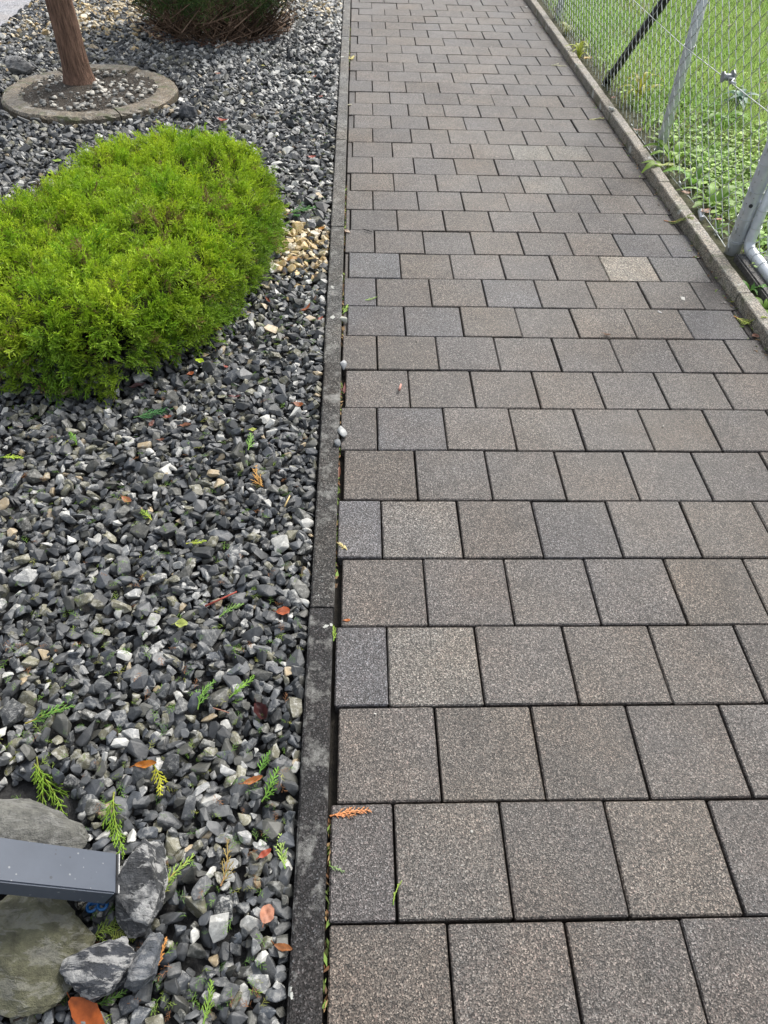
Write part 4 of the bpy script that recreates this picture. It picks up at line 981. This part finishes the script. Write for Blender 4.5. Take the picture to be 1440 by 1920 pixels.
sprig('green and rust sprig right of the black rock', 322, 1640, .085, 1.25, (.4, .22, .06), (.22, .33, .07), 12, .0017, 26)
sprig('brown-green sprig between stones near the kerb', 430, 1620, .08, 1.35, (.25, .14, .06), (.26, .2, .07), 9, .0014, 22)
sprig('dark green needle tuft below the blue clip', 205, 1740, .07, .4, (.1, .1, .03), (.14, .2, .04), 22, .0014, 40)
sprig('mossy tuft of needles beside the blue clip', 228, 1752, .05, -.3, (.12, .12, .04), (.2, .24, .05), 20, .0014, 44)
sprig('green sprig at the bottom edge beside the orange leaf', 208, 1870, .05, .4, GR, (.09, .17, .04), 12, .0014, 34)
sprig('green upright sprig near the bottom edge of the gravel', 392, 1880, .06, 1.4, LG, (.17, .28, .05), 14, .0016, 28)
sprig('yellowish dry sprig on the far left path edge', 660, 108, .1, 1.1, (.5, .42, .15), (.6, .55, .25), 10, .0025, 32)
sprig('green sprig on the left path edge beside a white pebble', 647, 578, .06, 1.4, LG, (.25, .36, .08), 12, .0018, 28)
sprig('small green sprig in the left paver row', 697, 560, .05, .3, LG, (.28, .38, .14), 8, .0014, 40)
sprig('pale dry sprig on the path against the left kerb', 643, 1022, .035, 2.2, (.6, .5, .25), (.65, .58, .3), 10, .0014, 34)
sprig('thin green sprig on the lowest narrow paver', 632, 1627, .03, -.3, LG, (.3, .4, .2), 6, .0009, 20)
sprig('dry green-brown sprig leaning on the right kerb', 1278, 420, .15, -.5, (.35, .14, .06), (.22, .27, .08), 16, .002, 26)
sprig('yellow-green sprig along the foot of the right kerb', 1400, 605, .11, -1.0, (.45, .22, .06), (.36, .42, .1), 16, .0018, 28)
sprig('pale straw bits on the far path near the right kerb', 1048, 122, .1, .05, (.5, .5, .35), (.6, .6, .42), 5, .002, 14)
sprig('pale straw sprig at the right kerb foot', 1120, 222, .1, .35, (.5, .5, .25), (.55, .55, .28), 6, .002, 16)
sprig('tiny green sprig in the kerb joint on the lower left', 627, 1185, .045, 1.5, LG, (.25, .36, .06), 9, .0014, 22)
sprig('tiny green sprig deep in the kerb joint', 738, 1672, .04, 1.5, LG, (.3, .4, .08), 5, .0012, 12)
# red twigs and small things on the path
def twig(label, pxs, rad, c):
    P_ = np.array([G(x, y, .02) for x, y in pxs]); P_[:, 2] = [surf_z(p[0], p[1])+rad+.004 for p in P_]; o_ = P_[0].copy()
    V, F = tube(P_-o_, np.linspace(rad, rad*.7, len(P_)), 6); return tag(link('twig', mesh_np('twig', V, F, np.tile((*c, 0), (len(V), 1)), True), M_TWIG, None, o_), label, 'twig')
twig('red-brown twig lying on gravel near the kerb', [(383, 1130), (412, 1117), (443, 1103)], .0028, (.26, .06, .045))
twig('thin pinkish twig on gravel left of the maroon leaf', [(398, 1322), (412, 1326), (428, 1330)], .0016, (.3, .16, .12))
twig('short pale stick on gravel beside the kerb', [(533, 942), (543, 924)], .0025, (.55, .42, .2))
twig('thin grey twig across the gravel below the olive boulder', [(20, 1912), (60, 1895), (110, 1878)], .0018, (.06, .045, .035))
twig('short pink-brown stub on the second paver row', [(749, 726), (752, 715)], .0042, (.45, .24, .2))
twig('dark thin stick on a paver in the upper left', [(682, 424), (692, 427), (698, 429)], .002, (.03, .03, .03))
def loose(label, px, py, s, c, seed, flat=1.0):
    V, F = T_near[seed % len(T_near)]; g = G(px, py, .01); W = rot_stone(V, np.array((s*1.2, s*.8, s*.6*flat)), seed, 0, 0, (.1*flat, .1*flat))
    return tag(link('pebble', mesh_np('pebble', W, F, np.tile((*c, .3), (len(W), 1)), True), M_STONE, None, (g[0], g[1], surf_z(g[0], g[1])+s*.55*flat)), label, 'pebble')
loose('white pebble on the path edge below the green sprig', 646, 599, .016, (.5, .5, .42), 3)
loose('grey pebble on the path edge at the kerb', 644, 684, .015, (.26, .27, .28), 5)
loose('grey-white pebble wedged between kerb and paver', 641, 811, .018, (.3, .31, .31), 8)
loose('dark pebble below the grey-white pebble at the kerb', 633, 835, .012, (.13, .14, .15), 11)
loose('white pebble on the path at the far right kerb', 1143, 221, .018, (.55, .55, .5), 12)
loose('pale flat chip on the path near the right kerb', 1282, 556, .011, (.45, .43, .39), 14, .25)
loose('small grey chip on the paver at the right', 1238, 581, .009, (.3, .29, .28), 15, .25)
# scattered clippings nobody could count
mb = MB()
for i in range(1000):
    px, py = rng.uniform(0, 600), rng.uniform(640, 1900)
    if i > 700: py = rng.uniform(60, 640); px = rng.uniform(470, 625)
    g = G(px, py, .005)
    if g[0] > -.085-.0075*g[1] or sdf_poly(g[None, :2], BUSH_POLY)[0] > -.01: continue
    L = rng.uniform(.01, .03); t = rng.uniform(0, 6.28); z = ground_z(g[0], g[1])+.002
    V, F, T = SPR_LOW[rng.integers(6)]; W = V*L; W = np.c_[W[:, 0]*math.cos(t)-W[:, 1]*math.sin(t), W[:, 0]*math.sin(t)+W[:, 1]*math.cos(t), W[:, 2]*.5]+np.array((g[0], g[1], z))
    c = [(.16, .3, .05), (.25, .36, .06), (.1, .2, .05), (.34, .36, .08), (.3, .14, .06)][rng.choice(5, p=[.3, .2, .2, .12, .18])]; mb.add(W, F, np.array((*c, 0)))
tag(link('clippings', mb.mesh('clippings'), M_NEEDLE), 'tiny green juniper clippings scattered over the gravel', 'clippings', kind='stuff')
mb = MB(); gr = MB()
for i in range(1500):
    right = i % 3 == 0; y = rng.uniform(-.3, 6.5)
    if vnoise(y, 0., 3.0, 60+right) < .42: continue
    if right: x = path_right(y)-abs(rng.normal(0, .02))-.002; z = .0015
    else: x = kerb_right_edge(y)+rng.uniform(.0, .007); z = -.012+rng.uniform(0, .01)
    L = rng.uniform(.003, .013); t = rng.normal(1.57, .5) if not right else rng.uniform(0, 6.28); d = np.array([math.cos(t), math.sin(t), rng.normal(0, .2)])*L; w = np.array([-math.sin(t), math.cos(t), .3])*L*rng.uniform(.15, .4); p0 = np.array([x, y, z])
    c = [(.16, .08, .04), (.08, .05, .03), (.2, .3, .07), (.3, .2, .1), (.09, .13, .03)][rng.integers(5)]
    mb.add([p0-d, p0+w, p0+d, p0-w], [(0, 1, 2), (0, 2, 3)], np.array((*c, 0))*rng.uniform(.6, 1.2))
for i in range(260):
    y = rng.uniform(-.1, 6.4); x = rng.uniform(0, path_right(y)-.01) if i % 2 else path_right(y)-abs(rng.normal(0, .06))-.004
    V, F = T_far[rng.integers(len(T_far))]; r_ = rng.uniform(.0012, .0034); W = V*r_*np.array((1, .8, .6))+np.array((x, y, .001+r_*.4)); g_ = rng.uniform(.12, .5)
    gr.add(W, F, np.array((g_, g_*.96, g_*.88, 0)))
tag(link('kerb_litter', mb.mesh('kerb_litter'), M_TWIG), 'brown and green plant crumbs in the gaps beside the kerbs', 'litter', kind='stuff')
tag(link('grit', gr.mesh('grit'), M_TWIG), 'tiny pale grit crumbs lying on the paving stones', 'grit', kind='stuff')
print('tris', sum(len(o.data.polygons) for o in bpy.data.objects if o.type == 'MESH'))
print('stones', len(st), 'juniper sprays', NJ)
